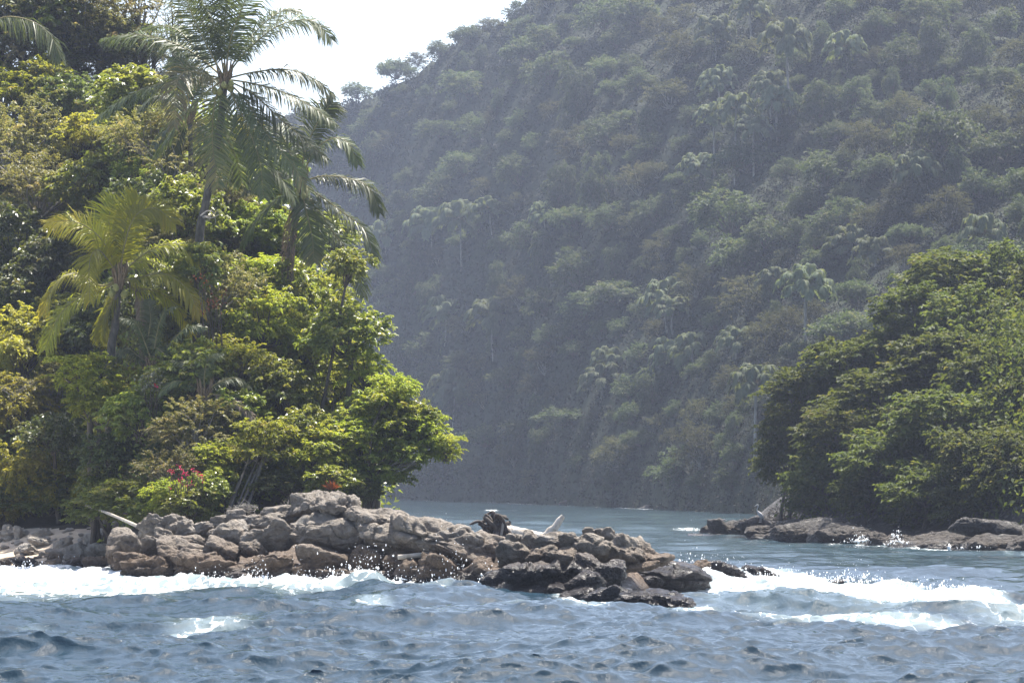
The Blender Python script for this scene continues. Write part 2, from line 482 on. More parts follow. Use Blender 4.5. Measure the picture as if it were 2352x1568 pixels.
# foam: where the swell breaks on the rocks, as an amount per place on the water
top_px = [-900, 0, 240, 300, 560, 900, 1130, 1180, 1310, 1440, 1610, 1784, 2000, 2352, 2900]
top_py = [1292, 1296, 1314, 1328, 1330, 1332, 1338, 1345, 1372, 1330, 1318, 1322, 1346, 1384, 1420]
bot_px = [-900, 0, 200, 330, 480, 700, 900, 1100, 1200, 1310, 1420, 1520, 1700, 2000, 2352, 2900]
bot_py = [1412, 1404, 1396, 1385, 1368, 1364, 1364, 1362, 1358, 1384, 1404, 1408, 1426, 1440, 1446, 1460]
tp = np.interp(pxw, top_px, top_py); bt = np.interp(pxw, bot_px, bot_py)
wig = 12 * fbm(pxw * 0.012, pyw * 0.03, 0, 91, 3)
up = sstep(-8, 5, pyw - tp); dn = sstep(0, 1, (bt + wig - pyw) / np.maximum(0.68 * (bt - tp), 15))
FO = up * dn
# thinner, streaky water behind the breaker at the tip
tipw = sstep(1420, 1520, pxw) * sstep(2500, 2300, pxw)
frac = np.clip((pyw - tp) / np.maximum(bt - tp, 1), 0, 1)
veil = tipw * np.exp(-((frac - 0.62) / 0.2) ** 2) * (0.5 + 0.5 * sstep(2250, 2000, pxw))
FO = FO * (1 - 0.62 * veil)
FO = np.maximum(FO, 0.72 * tipw * up * np.exp(-((frac - 0.9) / 0.075) ** 2) * sstep(1450, 1650, pxw))
def blob(cx, cy_, rx, ry, s): return s * np.exp(-(((pxw - cx) / rx) ** 2 + ((pyw - cy_) / ry) ** 2))
for a in [(480, 1437, 110, 22, .5), (400, 1462, 55, 8, .55), (560, 1460, 70, 6, .6), (640, 1455, 60, 5, .45), (100, 1448, 60, 8, .3), (1130, 1172, 16, 2.2, .95), (1580, 1216, 34, 4, .75),
          (1680, 1222, 30, 7, .8), (980, 1452, 60, 5, .42), (1180, 1398, 50, 6, .5), (1335, 1400, 70, 8, .5), (1520, 1452, 60, 5, .35), (2250, 1452, 80, 5, .5), (860, 1392, 60, 8, .5), (250, 1372, 200, 26, .35)]:
    FO = np.maximum(FO, blob(*a))
isl = np.interp(pxw, IS_PX, IS_PY)
FO = np.maximum(FO, 0.8 * np.exp(-((pyw - isl - 1.5) / 3.6) ** 2) * sstep(1830, 1930, pxw) * (0.62 + 0.75 * fbm(pxw * 0.02, 0, 0, 33, 3)) )
shr = np.interp(pxw, SH_PX, SH_PY)
FO = np.maximum(FO, 0.85 * np.exp(-((pyw - shr) / 1.8) ** 2) * (0.45 + 0.9 * fbm(pxw * 0.018, 0, 0, 35, 3)) * sstep(1750, 1500, pxw))
FO = np.clip(FO, 0, 1)
FO = FO * (1 - 0.06 * tipw)
FO = np.where(FO > .55, .55 + (FO - .55) * .72, FO)
# breakers rise where they meet the rocks, with a lumpy white surface
lump = fbm(Xw * 1.3, Y * 0.8, 0, 51, 4) + 0.5 * fbm(Xw * 4, Y * 3, 0, 52, 3)
Zw += sstep(0.4, 0.85, FO) * (0.03 + 0.17 * lump) * sstep(200, 120, Y)
for (cx, cy_, rx, ry, h) in [(850, 1352, 75, 8, .42), (1030, 1350, 70, 7, .26), (640, 1344, 70, 6, .22), (470, 1348, 60, 7, .2), (250, 1332, 120, 8, .06), (60, 1330, 90, 8, .08), (1680, 1334, 90, 7, .3), (1530, 1350, 70, 8, .22),
                           (1830, 1392, 190, 12, .30), (2150, 1404, 160, 9, .24), (1000, 1410, 260, 12, .20), (1260, 1408, 160, 10, .16), (330, 1402, 220, 11, .18), (2000, 1362, 150, 7, .2)]:
    Zw += h * np.exp(-(((pxw - cx) / rx) ** 2 + ((pyw - cy_) / ry) ** 2)) * (0.85 + 0.8 * fbm(Xw * 1.1, Y * 0.8, 0, 61, 3))
teal = np.clip(sstep(88, 130, Y) * 0.9 + 0.12, 0, 1) * (0.8 + 0.35 * fbm(Xw * 0.05, Y * 0.02, 0, 15, 3))
teal = np.maximum(teal, np.clip(veil * 0.8, 0, 1))
mb = MB()
mb.add(np.stack([Xw + DX, Y + DY, Zw], -1).reshape(-1, 3), grid_faces(len(wy), len(wt)))

m, nt, N, out = nodes("sea_water")
g = N("NewGeometry").outputs["Position"]
fo = N("Attribute", attribute_name="foam").outputs["Fac"]
te = N("Attribute", attribute_name="teal").outputs["Fac"]
mp = N("Mapping", {"Vector": g, "Scale": (1.0, 0.3, 1.0)}).outputs[0]
n1 = N("TexNoise", {"Vector": mp, "Scale": 2.6, "Detail": 8.0, "Roughness": 0.66, "Distortion": 0.9}).outputs[0]
n2 = N("TexNoise", {"Vector": mp, "Scale": 7.0, "Detail": 4.0, "Roughness": 0.6}).outputs[0]
wv = N("VectorMath", {0: mp, 1: N("VectorMath", {0: N("TexNoise", {"Vector": mp, "Scale": 2.0, "Detail": 3.0}).outputs["Color"], 1: (0.7, 0.7, 0.7)}, operation='MULTIPLY').outputs[0]}, operation='ADD').outputs[0]
lace = N("TexVoronoi", {"Vector": wv, "Scale": 2.4}, feature='DISTANCE_TO_EDGE').outputs["Distance"]
lac = N("MapRange", {0: lace, 1: 0.0, 2: 0.2, 3: 0.3, 4: -0.16}).outputs[0]
br = mth(N, 'ADD', mth(N, 'MULTIPLY', mth(N, 'SUBTRACT', n1, 0.5), 1.5), mth(N, 'MULTIPLY', mth(N, 'SUBTRACT', n2, 0.5), 0.35))
val = mth(N, 'ADD', fo, mth(N, 'ADD', br, lac))
fac = N("MapRange", {0: val, 1: 0.52, 2: 0.9, 3: 0.0, 4: 1.0}, interpolation_type='SMOOTHSTEP').outputs[0]
on = N("MapRange", {0: fo, 1: 0.1, 2: 0.3, 3: 0.0, 4: 1.0}).outputs[0]
fac = mth(N, 'MULTIPLY', fac, on)
milky = mth(N, 'MULTIPLY', N("MapRange", {0: fo, 1: 0.15, 2: 0.8, 3: 0.0, 4: 0.6}).outputs[0], 1.0)
wc = mixc(N, te, (0.013, 0.029, 0.045), (0.04, 0.066, 0.082))
wc = mixc(N, milky, wc, (0.34, 0.42, 0.43))
r1 = N("TexNoise", {"Vector": N("Mapping", {"Vector": g, "Scale": (1, 0.55, 1)}).outputs[0], "Scale": 5.0, "Detail": 5.0, "Roughness": 0.6}).outputs[0]
r2 = N("TexNoise", {"Vector": g, "Scale": 0.55, "Detail": 3.0, "Roughness": 0.5}).outputs[0]
bm = N("Bump", {"Height": r1, "Strength": 0.4, "Distance": 0.1}).outputs[0]
bm = N("Bump", {"Height": r2, "Strength": 0.15, "Distance": 0.3, "Normal": bm}).outputs[0]
water = N("BsdfPrincipled", {"Base Color": wc, "Roughness": 0.035, "IOR": 1.333, "Specular IOR Level": 0.17, "Normal": bm})
fb = N("Bump", {"Height": n1, "Strength": 0.9, "Distance": 0.35}).outputs[0]
foam = N("BsdfPrincipled", {"Base Color": (0.66, 0.69, 0.71, 1), "Roughness": 0.7, "Normal": fb, "Specular IOR Level": 0.3})
ms = N("MixShader", {0: fac, 1: water.outputs[0], 2: foam.outputs[0]})
nt.links.new(ms.outputs[0], out.inputs[0])
WATER = m
sea = link("sea_water", mb.mesh("sea_water", WATER, extra={"foam": FO.ravel(), "teal": np.clip(teal, 0, 1).ravel()}))
tag(sea, kind="structure")
_zs = Zw

def sea_level(px, py):
    y = F * H / (py - YH)
    i = int(np.argmin(np.abs(wy - y))); j = int(np.argmin(np.abs(wt - (px - CX) / F)))
    return float(Zw[i, j])

# spray thrown up where the waves hit: droplets and torn strings of white water
rs = np.random.default_rng(8)
SPR = nodes("sea_spray")
_p = SPR[2]("BsdfPrincipled", {"Base Color": (0.9, 0.92, 0.94, 1), "Roughness": 0.4})
SPR[1].links.new(_p.outputs[0], SPR[3].inputs[0])
oct_v = np.array([(1, 0, 0), (-1, 0, 0), (0, 1, 0), (0, -1, 0), (0, 0, 1), (0, 0, -1)], float)
oct_f = np.array([(0, 2, 4), (2, 1, 4), (1, 3, 4), (3, 0, 4), (2, 0, 5), (1, 2, 5), (3, 1, 5), (0, 3, 5)])
mb = MB()
def drops(px, py, spread, hgt, n, size=0.0105, d=None):
    n = int(n * .8)
    d0 = d or F * H / (py - YH)
    s = d0 / F
    cnt = 0
    xs = X(px, d0) + rs.normal(0, spread * s * 0.5, n)
    ysd = d0 + rs.normal(0, 0.5, n)
    hh = np.abs(rs.exponential(hgt * s * 0.42, n)) * np.clip(1.2 - np.abs(xs - X(px, d0)) / (spread * s), 0.15, 1)
    r = size * np.exp(rs.normal(-0.15, 0.6, n)) * np.clip(1.25 - hh / (hgt * s * 2), .5, 1.25)
    c = np.stack([xs, ysd, 0.12 + hh], -1)
    st = np.stack([np.ones(n), np.ones(n), rs.uniform(0.8, 2.4, n)], -1)
    v = c[:, None, :] + oct_v[None] * (r[:, None] * st)[:, None, :]
    f = (np.arange(n)[:, None, None] * 6 + oct_f[None]).reshape(-1, 3)
    mb.add(v.reshape(-1, 3), f)
def tongues(px, py, spread, hgt, n, d=None):
    d0 = d or F * H / (py - YH)
    s = d0 / F
    for k in range(n):
        x0 = X(px + rs.normal(0, spread * 0.5), d0); y0 = d0 + rs.normal(0, 0.3)
        h = hgt * s * rs.uniform(0.25, 1.0)
        w = rs.uniform(0.015, 0.05)
        lean = rs.normal(0, 0.5) * h
        pts = catmull([(x0, y0, -0.15), (x0 + lean * 0.25, y0, h * 0.55), (x0 + lean, y0 - 0.05, h)], 8)
        tube(mb, pts, np.linspace(w * 2.2, w * 0.15, 8), 6, wob=0.5, seed=k)
for a in [(60, 1312, 60, 22, 90), (150, 1306, 60, 20, 70), (315, 1330, 24, 22, 60), (480, 1345, 60, 26, 160), (590, 1342, 46, 40, 260), (690, 1340, 40, 46, 320), (760, 1348, 60, 36, 200), (850, 1345, 80, 66, 460), (960, 1345, 50, 46, 260),
          (1040, 1346, 64, 80, 560), (1130, 1352, 40, 40, 160), (1400, 1345, 50, 34, 220), (1500, 1348, 60, 46, 300), (1590, 1345, 46, 70, 320), (1660, 1338, 90, 50, 420), (1800, 1338, 90, 26, 260), (1950, 1345, 120, 30, 360), (2120, 1362, 140, 20, 260)]:
    drops(*a)
for a in [(590, 1342, 40, 22, 14), (690, 1341, 40, 26, 16), (850, 1350, 70, 26, 18), (960, 1346, 40, 22, 12), (1040, 1350, 60, 22, 12), (480, 1347, 60, 14, 12), (1500, 1350, 70, 22, 18), (1650, 1340, 80, 30, 26), (60, 1314, 80, 12, 16), (180, 1312, 70, 10, 10), (1800, 1340, 90, 14, 18), (1960, 1348, 100, 12, 16)]:
    tongues(*a)
for a in [(1985, 1252, 40, 24, 160, 0.02), (2060, 1256, 24, 30, 160, 0.02), (2240, 1266, 60, 10, 60, 0.02)]:
    drops(*a)
tag(link("sea_spray", mb.mesh("sea_spray", SPR[0])), "white spray and droplets flying above the foam along the rocks", "spray", kind="stuff")

# ------------------------------------------------------------------ rocks
_ico = {}
def ico(level):
    if level not in _ico:
        b = bmesh.new()
        bmesh.ops.create_icosphere(b, subdivisions=level, radius=1)
        b.verts.ensure_lookup_table()
        v = np.array([x.co[:] for x in b.verts]); f = np.array([[x.index for x in p.verts] for p in b.faces])
        b.free()
        _ico[level] = (v / np.linalg.norm(v, axis=1, keepdims=True), f)
    return _ico[level]
def rock_mesh(name, seed, rx, ry, rz, mat, level=5, planes=16, p=16, rough=0.085, strata=0.0, tilt=0.0, flat=0.0, fract=9):
    g = np.random.default_rng(seed)
    d, f = ico(level)
    n = unit(g.normal(size=(planes, 3)))
    dk = g.uniform(0.62, 1.0, planes)
    if flat: n = np.vstack([n, [(0.12 * g.normal(), 0.12 * g.normal(), 1)]]); dk = np.append(dk, 1 - flat); n = unit(n)
    ax = np.vstack([np.eye(3), -np.eye(3)]) + 0.3 * g.normal(size=(6, 3))
    n = np.vstack([n, unit(ax)]); dk = np.append(dk * 1.14, g.uniform(.72, .86, 6))
    dot = np.maximum(d @ n.T, 0)
    r = (np.power(dot / dk, p).sum(1) + 1e-6) ** (-1.0 / p)
    v = d * np.clip(r, 0.4, 1.4)[:, None]
    v /= np.maximum(np.abs(v).max(0), 1e-6)
    v = v * np.array([rx, ry, rz])
    s = (rx + rz) * 0.5
    o = g.uniform(0, 50, 3)
    nn = unit(v / np.array([rx, ry, rz]) ** 2)
    q = v / s + o
    dsp = 1.3 * rough * s * (1.9 * fbm(q[:, 0] * 1.3, q[:, 1] * 1.3, q[:, 2] * 2.6, seed, 2) + 1.25 * fbm(q[:, 0] * 3.0, q[:, 1] * 3.0, q[:, 2] * 5.5, seed + 1, 4))
    cr = np.abs(fbm(q[:, 0] * 1.7, q[:, 1] * 1.7, q[:, 2] * 2.2, seed + 4, 2))
    dsp -= rough * s * 1.1 * np.clip(1 - cr / 0.05, 0, 1)                      # weathered cracks
    pit = fbm(q[:, 0] * 6, q[:, 1] * 6, q[:, 2] * 6, seed + 6, 2)
    dsp -= rough * s * 0.8 * np.clip(pit - 0.18, 0, 1) * 2
    if fract:
        m = fract
        cc = g.uniform(-1, 1, (m, 3)) * np.array([rx, ry, rz])
        sc3 = np.array([1, 1, 1.7]) / s
        dd_ = np.linalg.norm((v[:, None, :] * sc3 + 0.12 * np.stack([fbm(q[:, 0] * 3, q[:, 1] * 3, q[:, 2] * 3, seed + 20 + a, 2) for a in range(3)], -1)[:, None, :] - cc[None] * sc3), axis=2)
        od = np.argsort(dd_, 1)[:, :2]
        f1 = np.take_along_axis(dd_, od[:, :1], 1)[:, 0]; f2 = np.take_along_axis(dd_, od[:, 1:2], 1)[:, 0]
        cell = g.normal(0, 0.07, m)
        dsp += s * cell[od[:, 0]] * sstep(0, .1, f2 - f1) - s * 0.11 * (1 - sstep(0, .1, f2 - f1))
    if strata:
        zz = v[:, 2] + tilt * v[:, 0] + 0.06 * s * fbm(q[:, 0] * 2, q[:, 1] * 2, 0, seed + 9, 2)
        dsp += strata * s * vnoise(zz / s * 6.5, 0.5, 0.5, seed + 11)
    v = v + nn * dsp[:, None]
    if tilt:
        c, sn = math.cos(tilt), math.sin(tilt)
        v = np.stack([v[:, 0] * c + v[:, 2] * sn, v[:, 1], -v[:, 0] * sn + v[:, 2] * c], -1)
    ext = np.percentile(np.abs(v), 98, axis=0)
    v = v / ext * np.array([rx, ry, rz])
    mb = MB()
    mb.add(v, f)
    return mb.mesh(name, mat)
_rs = [100]
def rock(px0, px1, py0, py1, label, mat=None, d=None, name="boulder", group="boulders of the rocky point", cat="boulder", bury=0.22, deep=None, **kw):
    px, w, h = (px0 + px1) / 2, px1 - px0, py1 - py0
    if d is None:
        d = float(dwater(px))
        for _ in range(4):
            zb = max(Z(py1, d), 0.0)
            d = float(dwater(px)) + 1.9 * zb + 0.45 * w / F * d
    rx = w / 2 / F * d * 1.2
    hh = h * (1 + bury)
    rz = hh / 2 / F * d * 1.06
    ry = deep if deep else max(0.8 * rx, 0.6 * rz)
    _rs[0] += 7
    lvl = kw.pop("level", 6 if w > 130 else (5 if w > 40 else (4 if w > 22 else 3)))
    kw.setdefault('fract', int(np.clip(w / 24, 2, 8)))
    kw.setdefault('tilt', float(np.random.default_rng(_rs[0]).uniform(-.3, .3)))
    me = rock_mesh(name, _rs[0], rx, ry, rz, mat or ROCK, level=lvl, **kw)
    o = link(name, me, loc=(X(px, d), d, Z(py0 + hh / 2, d)))
    tag(o, label, cat, group)
    return o

W = WETROCK
ROCKS = [
 # top of the point
 (690, 845, 1129, 1192, "large pale grey slab crowning the point, the topmost rock", dict(d=82.6, deep=1.5, p=10, fract=3, tilt=.06, bury=.05, strata=.07, flat=.3, rough=.12)),
 (794, 925, 1169, 1214, "flat grey slab leaning under the topmost slab with a dark gap beneath", dict(d=81.6, deep=1.3, p=10, fract=2, tilt=.1, bury=.05, strata=.06, flat=.35, rough=.1)),
 (676, 846, 1184, 1268, "broad grey brown block under the topmost slab", dict(strata=.05)),
 (846, 1034, 1186, 1272, "wide rounded grey mass below the leaning flat slab", dict(strata=.04, planes=10, p=6)),
 (905, 1150, 1187, 1304, "long grey slab sloping down towards the driftwood root", dict(strata=.06, tilt=.3, bury=.0, rough=.09)),
 (599, 682, 1196, 1254, "blocky grey boulder with a dark overhang beside the topmost slab", dict(planes=9, p=14)),
 (586, 665, 1172, 1214, "pale rounded boulder with a vertical crack behind the overhanging block", dict(p=6)),
 (604, 700, 1156, 1186, "low flat pale ledge behind the rocks, under the lime tree", dict(strata=.06, flat=.4)),
 (690, 760, 1250, 1282, "shadowed grey boulder in the hollow under the broad block", dict()),
 (694, 800, 1256, 1312, "brown wedge shaped boulder below the broad block", dict(planes=10)),
 (673, 729, 1288, 1330, "small brown boulder at the foam beside the round brown one", dict()),
 (538, 681, 1256, 1342, "big round brown boulder pitted with ledges above the foam", dict(strata=.05, p=6, rough=.11)),
 (732, 800, 1302, 1345, "wet knobbly brown rock in the spray", dict(rough=.16)),
 (803, 874, 1250, 1304, "brown rock with a beam shaped top edge", dict(strata=.09, flat=.3)),
 (855, 898, 1254, 1276, "projecting beam shaped stone under the wide grey mass", dict(flat=.4, planes=8, p=14)),
 (890, 956, 1270, 1316, "smooth pale grey sloping rock below the fallen pole", dict(planes=8, rough=.05, tilt=.3)),
 (915, 990, 1288, 1350, "ochre brown rock at the foam, round and split", dict(p=6)),
 (945, 1068, 1274, 1350, "ochre brown cracked rock under the fallen pole", dict(strata=.06, rough=.12)),
 (1060, 1150, 1286, 1350, "ochre rock stepped in ledges beside the black wet rocks", dict(strata=.09)),
 (985, 1066, 1261, 1292, "low brown rock touching the fallen pole", dict(flat=.3)),
 (770, 830, 1318, 1352, "brown stone half sunk in white foam below the wedge boulder", dict()),
 (860, 925, 1312, 1352, "brown splash wet rock beneath the smooth sloping rock", dict()),
 # left shoulder of the point
 (246, 322, 1216, 1312, "tall square grey block at the edge of the beach", dict(planes=9, p=12, rough=.08)),
 (326, 388, 1184, 1228, "pale knobbly boulder at the end of the long fallen trunk", dict(rough=.14)),
 (374, 424, 1181, 1216, "pale white topped boulder highest on the shoulder of the point", dict(rough=.12)),
 (404, 450, 1193, 1240, "grey smooth boulder leaning on the white topped one", dict(p=6)),
 (354, 394, 1214, 1258, "pale lumpy boulder stacked under the knobbly one", dict(rough=.12)),
 (330, 374, 1234, 1276, "pointed grey boulder standing against the square block", dict(planes=8, p=14)),
 (392, 420, 1198, 1226, "small dark grey egg shaped stone on the shoulder", dict(p=5)),
 (380, 470, 1225, 1262, "grey brown rock filling below the shoulder stones", dict()),
 (376, 500, 1238, 1304, "brown slab with a black triangular hollow", dict(planes=9, p=14, flat=.2)),
 (466, 546, 1232, 1290, "slanting brown slab split by a dark crack", dict(tilt=.35, flat=.3, planes=8, p=14)),
 (296, 420, 1276, 1346, "knobbly dark brown rock rising from the foam", dict(rough=.16)),
 (400, 546, 1272, 1348, "large wet brown rock sloping into the surf", dict(rough=.12, tilt=.25)),
 (270, 352, 1258, 1318, "dark shaded brown rock at the foot of the square block", dict()),
 (485, 572, 1194, 1256, "rounded brown boulder in the middle row behind the slanting slab", dict(p=6)),
 (488, 534, 1180, 1208, "small grey boulder near the tree trunks", dict()),
 (520, 560, 1170, 1200, "upright pale stone near the grey tree trunks", dict()),
 (552, 602, 1176, 1214, "grey creased boulder between the upright stone and the cracked one", dict()),
 (448, 492, 1198, 1226, "low flat grey stone behind the shoulder of the point", dict(flat=.3)),
 (560, 612, 1216, 1256, "brown angular stone below the creased boulder", dict()),
 (552, 606, 1240, 1272, "brown rock wedged above the round brown boulder", dict()),
 (480, 520, 1214, 1240, "small round brown stone leaning on the rounded boulder", dict(p=5)),
 # towards the driftwood and the tip
 (1146, 1214, 1246, 1308, "pale brown pitted rock below the driftwood root", dict(rough=.12)),
 (1164, 1206, 1226, 1262, "grey rock under the white driftwood trunk", dict()),
 (1197, 1232, 1219, 1266, "upright pointed grey boulder before the white driftwood trunk", dict(planes=8)),
 (1226, 1300, 1225, 1266, "grey lumpy boulder below the raised white branch", dict()),
 (1208, 1286, 1252, 1290, "low brown boulder in front of the pointed grey one", dict()),
 (1286, 1330, 1220, 1256, "grey stone at the back of the second mound", dict()),
 (1316, 1394, 1226, 1282, "big shadowed grey boulder carrying the cap stones", dict(planes=9)),
 (1386, 1494, 1232, 1288, "grey brown boulder falling away to the tip", dict(tilt=.3, rough=.12)),
 (1338, 1364, 1211, 1236, "smallest round cap stone on the second mound", dict(p=5)),
 (1358, 1392, 1214, 1240, "middle cap stone on the second mound", dict(p=6)),
 (1376, 1410, 1212, 1254, "tall cap stone on the second mound", dict(p=6)),
 (1398, 1436, 1222, 1254, "cap stone lowest on the slope of the second mound", dict(p=6)),
 (1268, 1330, 1258, 1290, "dark brown rock in the shadow of the second mound", dict()),
 (1310, 1390, 1272, 1314, "brown flat topped block in front of the second mound", dict(mat=W, flat=.3, planes=9)),
 (1384, 1528, 1268, 1304, "long brown ledge running from the second mound to the tip", dict(flat=.3, strata=.06)),
 (1172, 1330, 1286, 1342, "glossy wet dark rock dimpled by waves", dict(mat=W, rough=.13)),
 (1120, 1216, 1296, 1364, "black wet rock sloping into the foam", dict(mat=W, tilt=-.3)),
 (1146, 1314, 1330, 1384, "long black wet rock with a sheer face at the water", dict(mat=W, planes=9, rough=.06)),
 (1310, 1388, 1314, 1358, "round wet brown boulder above the foam gap", dict(mat=W, p=6)),
 (1372, 1434, 1290, 1350, "wet humped rock beside the flat shining slab", dict(mat=W)),
 (1420, 1616, 1292, 1344, "flat shining wet slab stretching to the tip", dict(mat=W, flat=.35, rough=.07, tilt=.1)),
 (1290, 1360, 1350, 1384, "small black rock at the end of the sheer faced one", dict(mat=W)),
 (1352, 1450, 1352, 1390, "low black rock awash before the point", dict(mat=W, d=67.5)),
 (1437, 1612, 1354, 1402, "long low black rock awash with water running off it", dict(mat=W, d=64.5, flat=.3, strata=.05)),
 (1500, 1556, 1282, 1308, "brown stone on the ledge near the tip", dict()),
 (1545, 1622, 1288, 1316, "low knobbly brown rock between the ledge and the tip boulder", dict(rough=.15)),
 (1606, 1724, 1284, 1334, "humped brown boulder at the tip with spray before it", dict(mat=W, p=6, rough=.1)),
 (1712, 1788, 1294, 1340, "last brown rock of the point, sloping into the foam", dict(mat=W, tilt=.3)),
 (1874, 1932, 1330, 1346, "small black rock alone in the water beyond the tip", dict(mat=W, d=82.0)),
]
for px0, px1, py0, py1, lab, kw in ROCKS:
    kw = dict(kw)
    rock(px0, px1, py0, py1, lab, kw.pop("mat", None), **kw)
BR = [
 (330 / 3.034, 500 / 3.034, 1254, 1278, "long pale boulder lying in the middle of the beach", {}),
 (38, 84, 1246, 1272, "rounded tan boulder with a dark side, first from the corner of the beach", {}),
 (152, 200, 1249, 1278, "tan boulder beside the long one on the beach", {}),
 (186, 232, 1218, 1262, "hump backed pale boulder under the bushes", {}),
 (68, 122, 1232, 1250, "white flat stone high on the beach", {}),
 (200, 250, 1246, 1272, "cluster stone pale and low against the square block", {}),
 (0, 42, 1206, 1240, "grey stump like boulder at the corner of the beach", {}),
 (32, 52, 1208, 1240, "narrow upright grey stone beside the stump like boulder", {}),
 (76, 112, 1214, 1236, "shadowed brown stone below the yellow green bush", {}),
 (126, 166, 1232, 1256, "flat pale stone in the middle of the upper beach", {}),
 (208, 246, 1226, 1250, "grey angular stone below the hump backed boulder", {}),
]
for px0, px1, py0, py1, lab, kw in BR:
    dd = float(dwater((px0 + px1) / 2)) + (1312 - py1) * 0.085
    rock(px0, px1, py0, py1, lab, BEACHROCK, d=dd, group="pale boulders on the beach", bury=.35, **kw)
for px0, px1, py0, py1, lab in [
 (110, 142, 1271, 1298, "dark pointed stone at the edge of the sand"), (84, 140, 1284, 1312, "black wet stone in the wash below the pointed one"), (145, 206, 1280, 1300, "low dark brown stone at the edge of the sand"),
 (196, 256, 1278, 1304, "brown round faced stone against the foot of the square block"), (20, 92, 1276, 1296, "long low black stone between sand and wash"), (0, 30, 1280, 1294, "flat black stone in the wash at the corner of the beach")]:
    rock(px0, px1, py0, py1, lab, ROCK, d=float(dwater((px0 + px1) / 2)) + (1296 - py1) * 0.1, group="dark stones at the edge of the beach", bury=.4)
# pebbles and cobbles on the beach: a few meshes, copied
cob = [rock_mesh("cobble", 900 + k, .16, .14, .09, BEACHROCK, level=2, planes=8) for k in range(4)]
pr_ = random.Random(4)
n_c = 0
while n_c < 70:
    px = pr_.uniform(-20, 250); py = pr_.uniform(1216, 1285)
    d = None
    yy = np.linspace(96, 112, 120); zz = head_z(X(px, yy), yy); pp = YH - F * (zz - H) / yy
    k = int(np.argmin(np.abs(pp - py)))
    o = bpy.data.objects.new("cobble", cob[n_c % 4])
    COL.objects.link(o)
    o.location = (X(px, yy[k]), yy[k], zz[k] + 0.03)
    s = pr_.uniform(0.35, 1.1)
    o.scale = (s, s, s); o.rotation_euler = (0, 0, pr_.uniform(0, 6))
    tag(o, "one of many small pale cobbles strewn on the beach", "cobble", "cobbles strewn on the beach")
    n_c += 1
# islet rocks
IR = [
 (1606, 1650, 1206, 1238, "small pointed brown rock first out of the water below the heron", dict(d=149)),
 (1636, 1730, 1195, 1226, "rough brown ridge of rock the water swirls behind", dict(d=157, rough=.16)),
 (1700, 1764, 1190, 1216, "ochre knobbly rock under the heron", dict(d=155, rough=.14)),
 (1716, 1850, 1196, 1248, "smooth dark slab of the islet sloping into the channel", dict(d=147, tilt=-.25, flat=.2, strata=.06)),
 (1786, 1960, 1192, 1250, "big dark tilted slab with streaked layers on the islet", dict(d=147, tilt=-.2, strata=.09)),
 (1870, 1990, 1196, 1256, "long dark shelf joining the tilted slab to the layered rock", dict(strata=.09, flat=.3)),
 (2120, 2240, 1226, 1270, "dark shelf low at the water under the grey boulder", dict(strata=.08, flat=.3)),
 (2330, 2460, 1220, 1284, "dark rock bank leaving the picture beyond the broad ledge", dict(strata=.08)),
 (1900, 2060, 1206, 1262, "dark layered rock where spray breaks on the islet", dict(d=139, strata=.09)),
 (2006, 2130, 1222, 1262, "wet black knobbly rock in the breaking spray of the islet", dict(d=130, rough=.17)),
 (2050, 2260, 1222, 1270, "long dark ledge below the grey boulder of the islet", dict(d=130, strata=.06, flat=.3)),
 (2204, 2340, 1187, 1230, "light grey boulder lying on the islet ledge under the trees", dict(d=128, tilt=.25, planes=10)),
 (2200, 2420, 1228, 1282, "broad dark rock ledge at the edge of the picture on the islet", dict(d=121, strata=.06, flat=.3)),
 (2286, 2352, 1258, 1282, "low pale washed rock at the foot of the broad islet ledge", dict(d=114)),
]
for px0, px1, py0, py1, lab, kw in IR:
    kw["d"] = float(d_islet((px0 + px1) / 2)) + {1606: 6, 1636: 7, 1700: 4}.get(px0, 1.2 + 0.36 * (px1 - px0) / F * 140 + max(0, 1240 - py1) * .05)
    kw.setdefault('fract', 2); kw.setdefault('p', 7); kw.setdefault('rough', .07)
    rock(px0, px1, py0, py1, lab, ISLETROCK, group="rocks of the islet", **kw)
FR = [(1288, 1350, 1142, 1168, "grey rock standing at the far shore below the wooded hill", 340), (1180, 1222, 1146, 1160, "low dark rock on the far shore left of the grey one", 380), (900, 960, 1136, 1150, "pale rocks at the foot of the hill behind the point", 455),
      (1100, 1150, 1142, 1156, "dark far shore rock past the white float", 405), (1480, 1560, 1150, 1176, "brown outcrop at the water under the hill", 300), (1580, 1640, 1156, 1181, "dim outcrop on the far shore towards the islet", 278), (1398, 1440, 1152, 1170, "small dim rock between two far shore outcrops", 318)]
for px0, px1, py0, py1, lab, d in FR:
    rock(px0, px1, py0, py1, lab, ISLETROCK, d=d, group="rocks along the far shore", level=4)

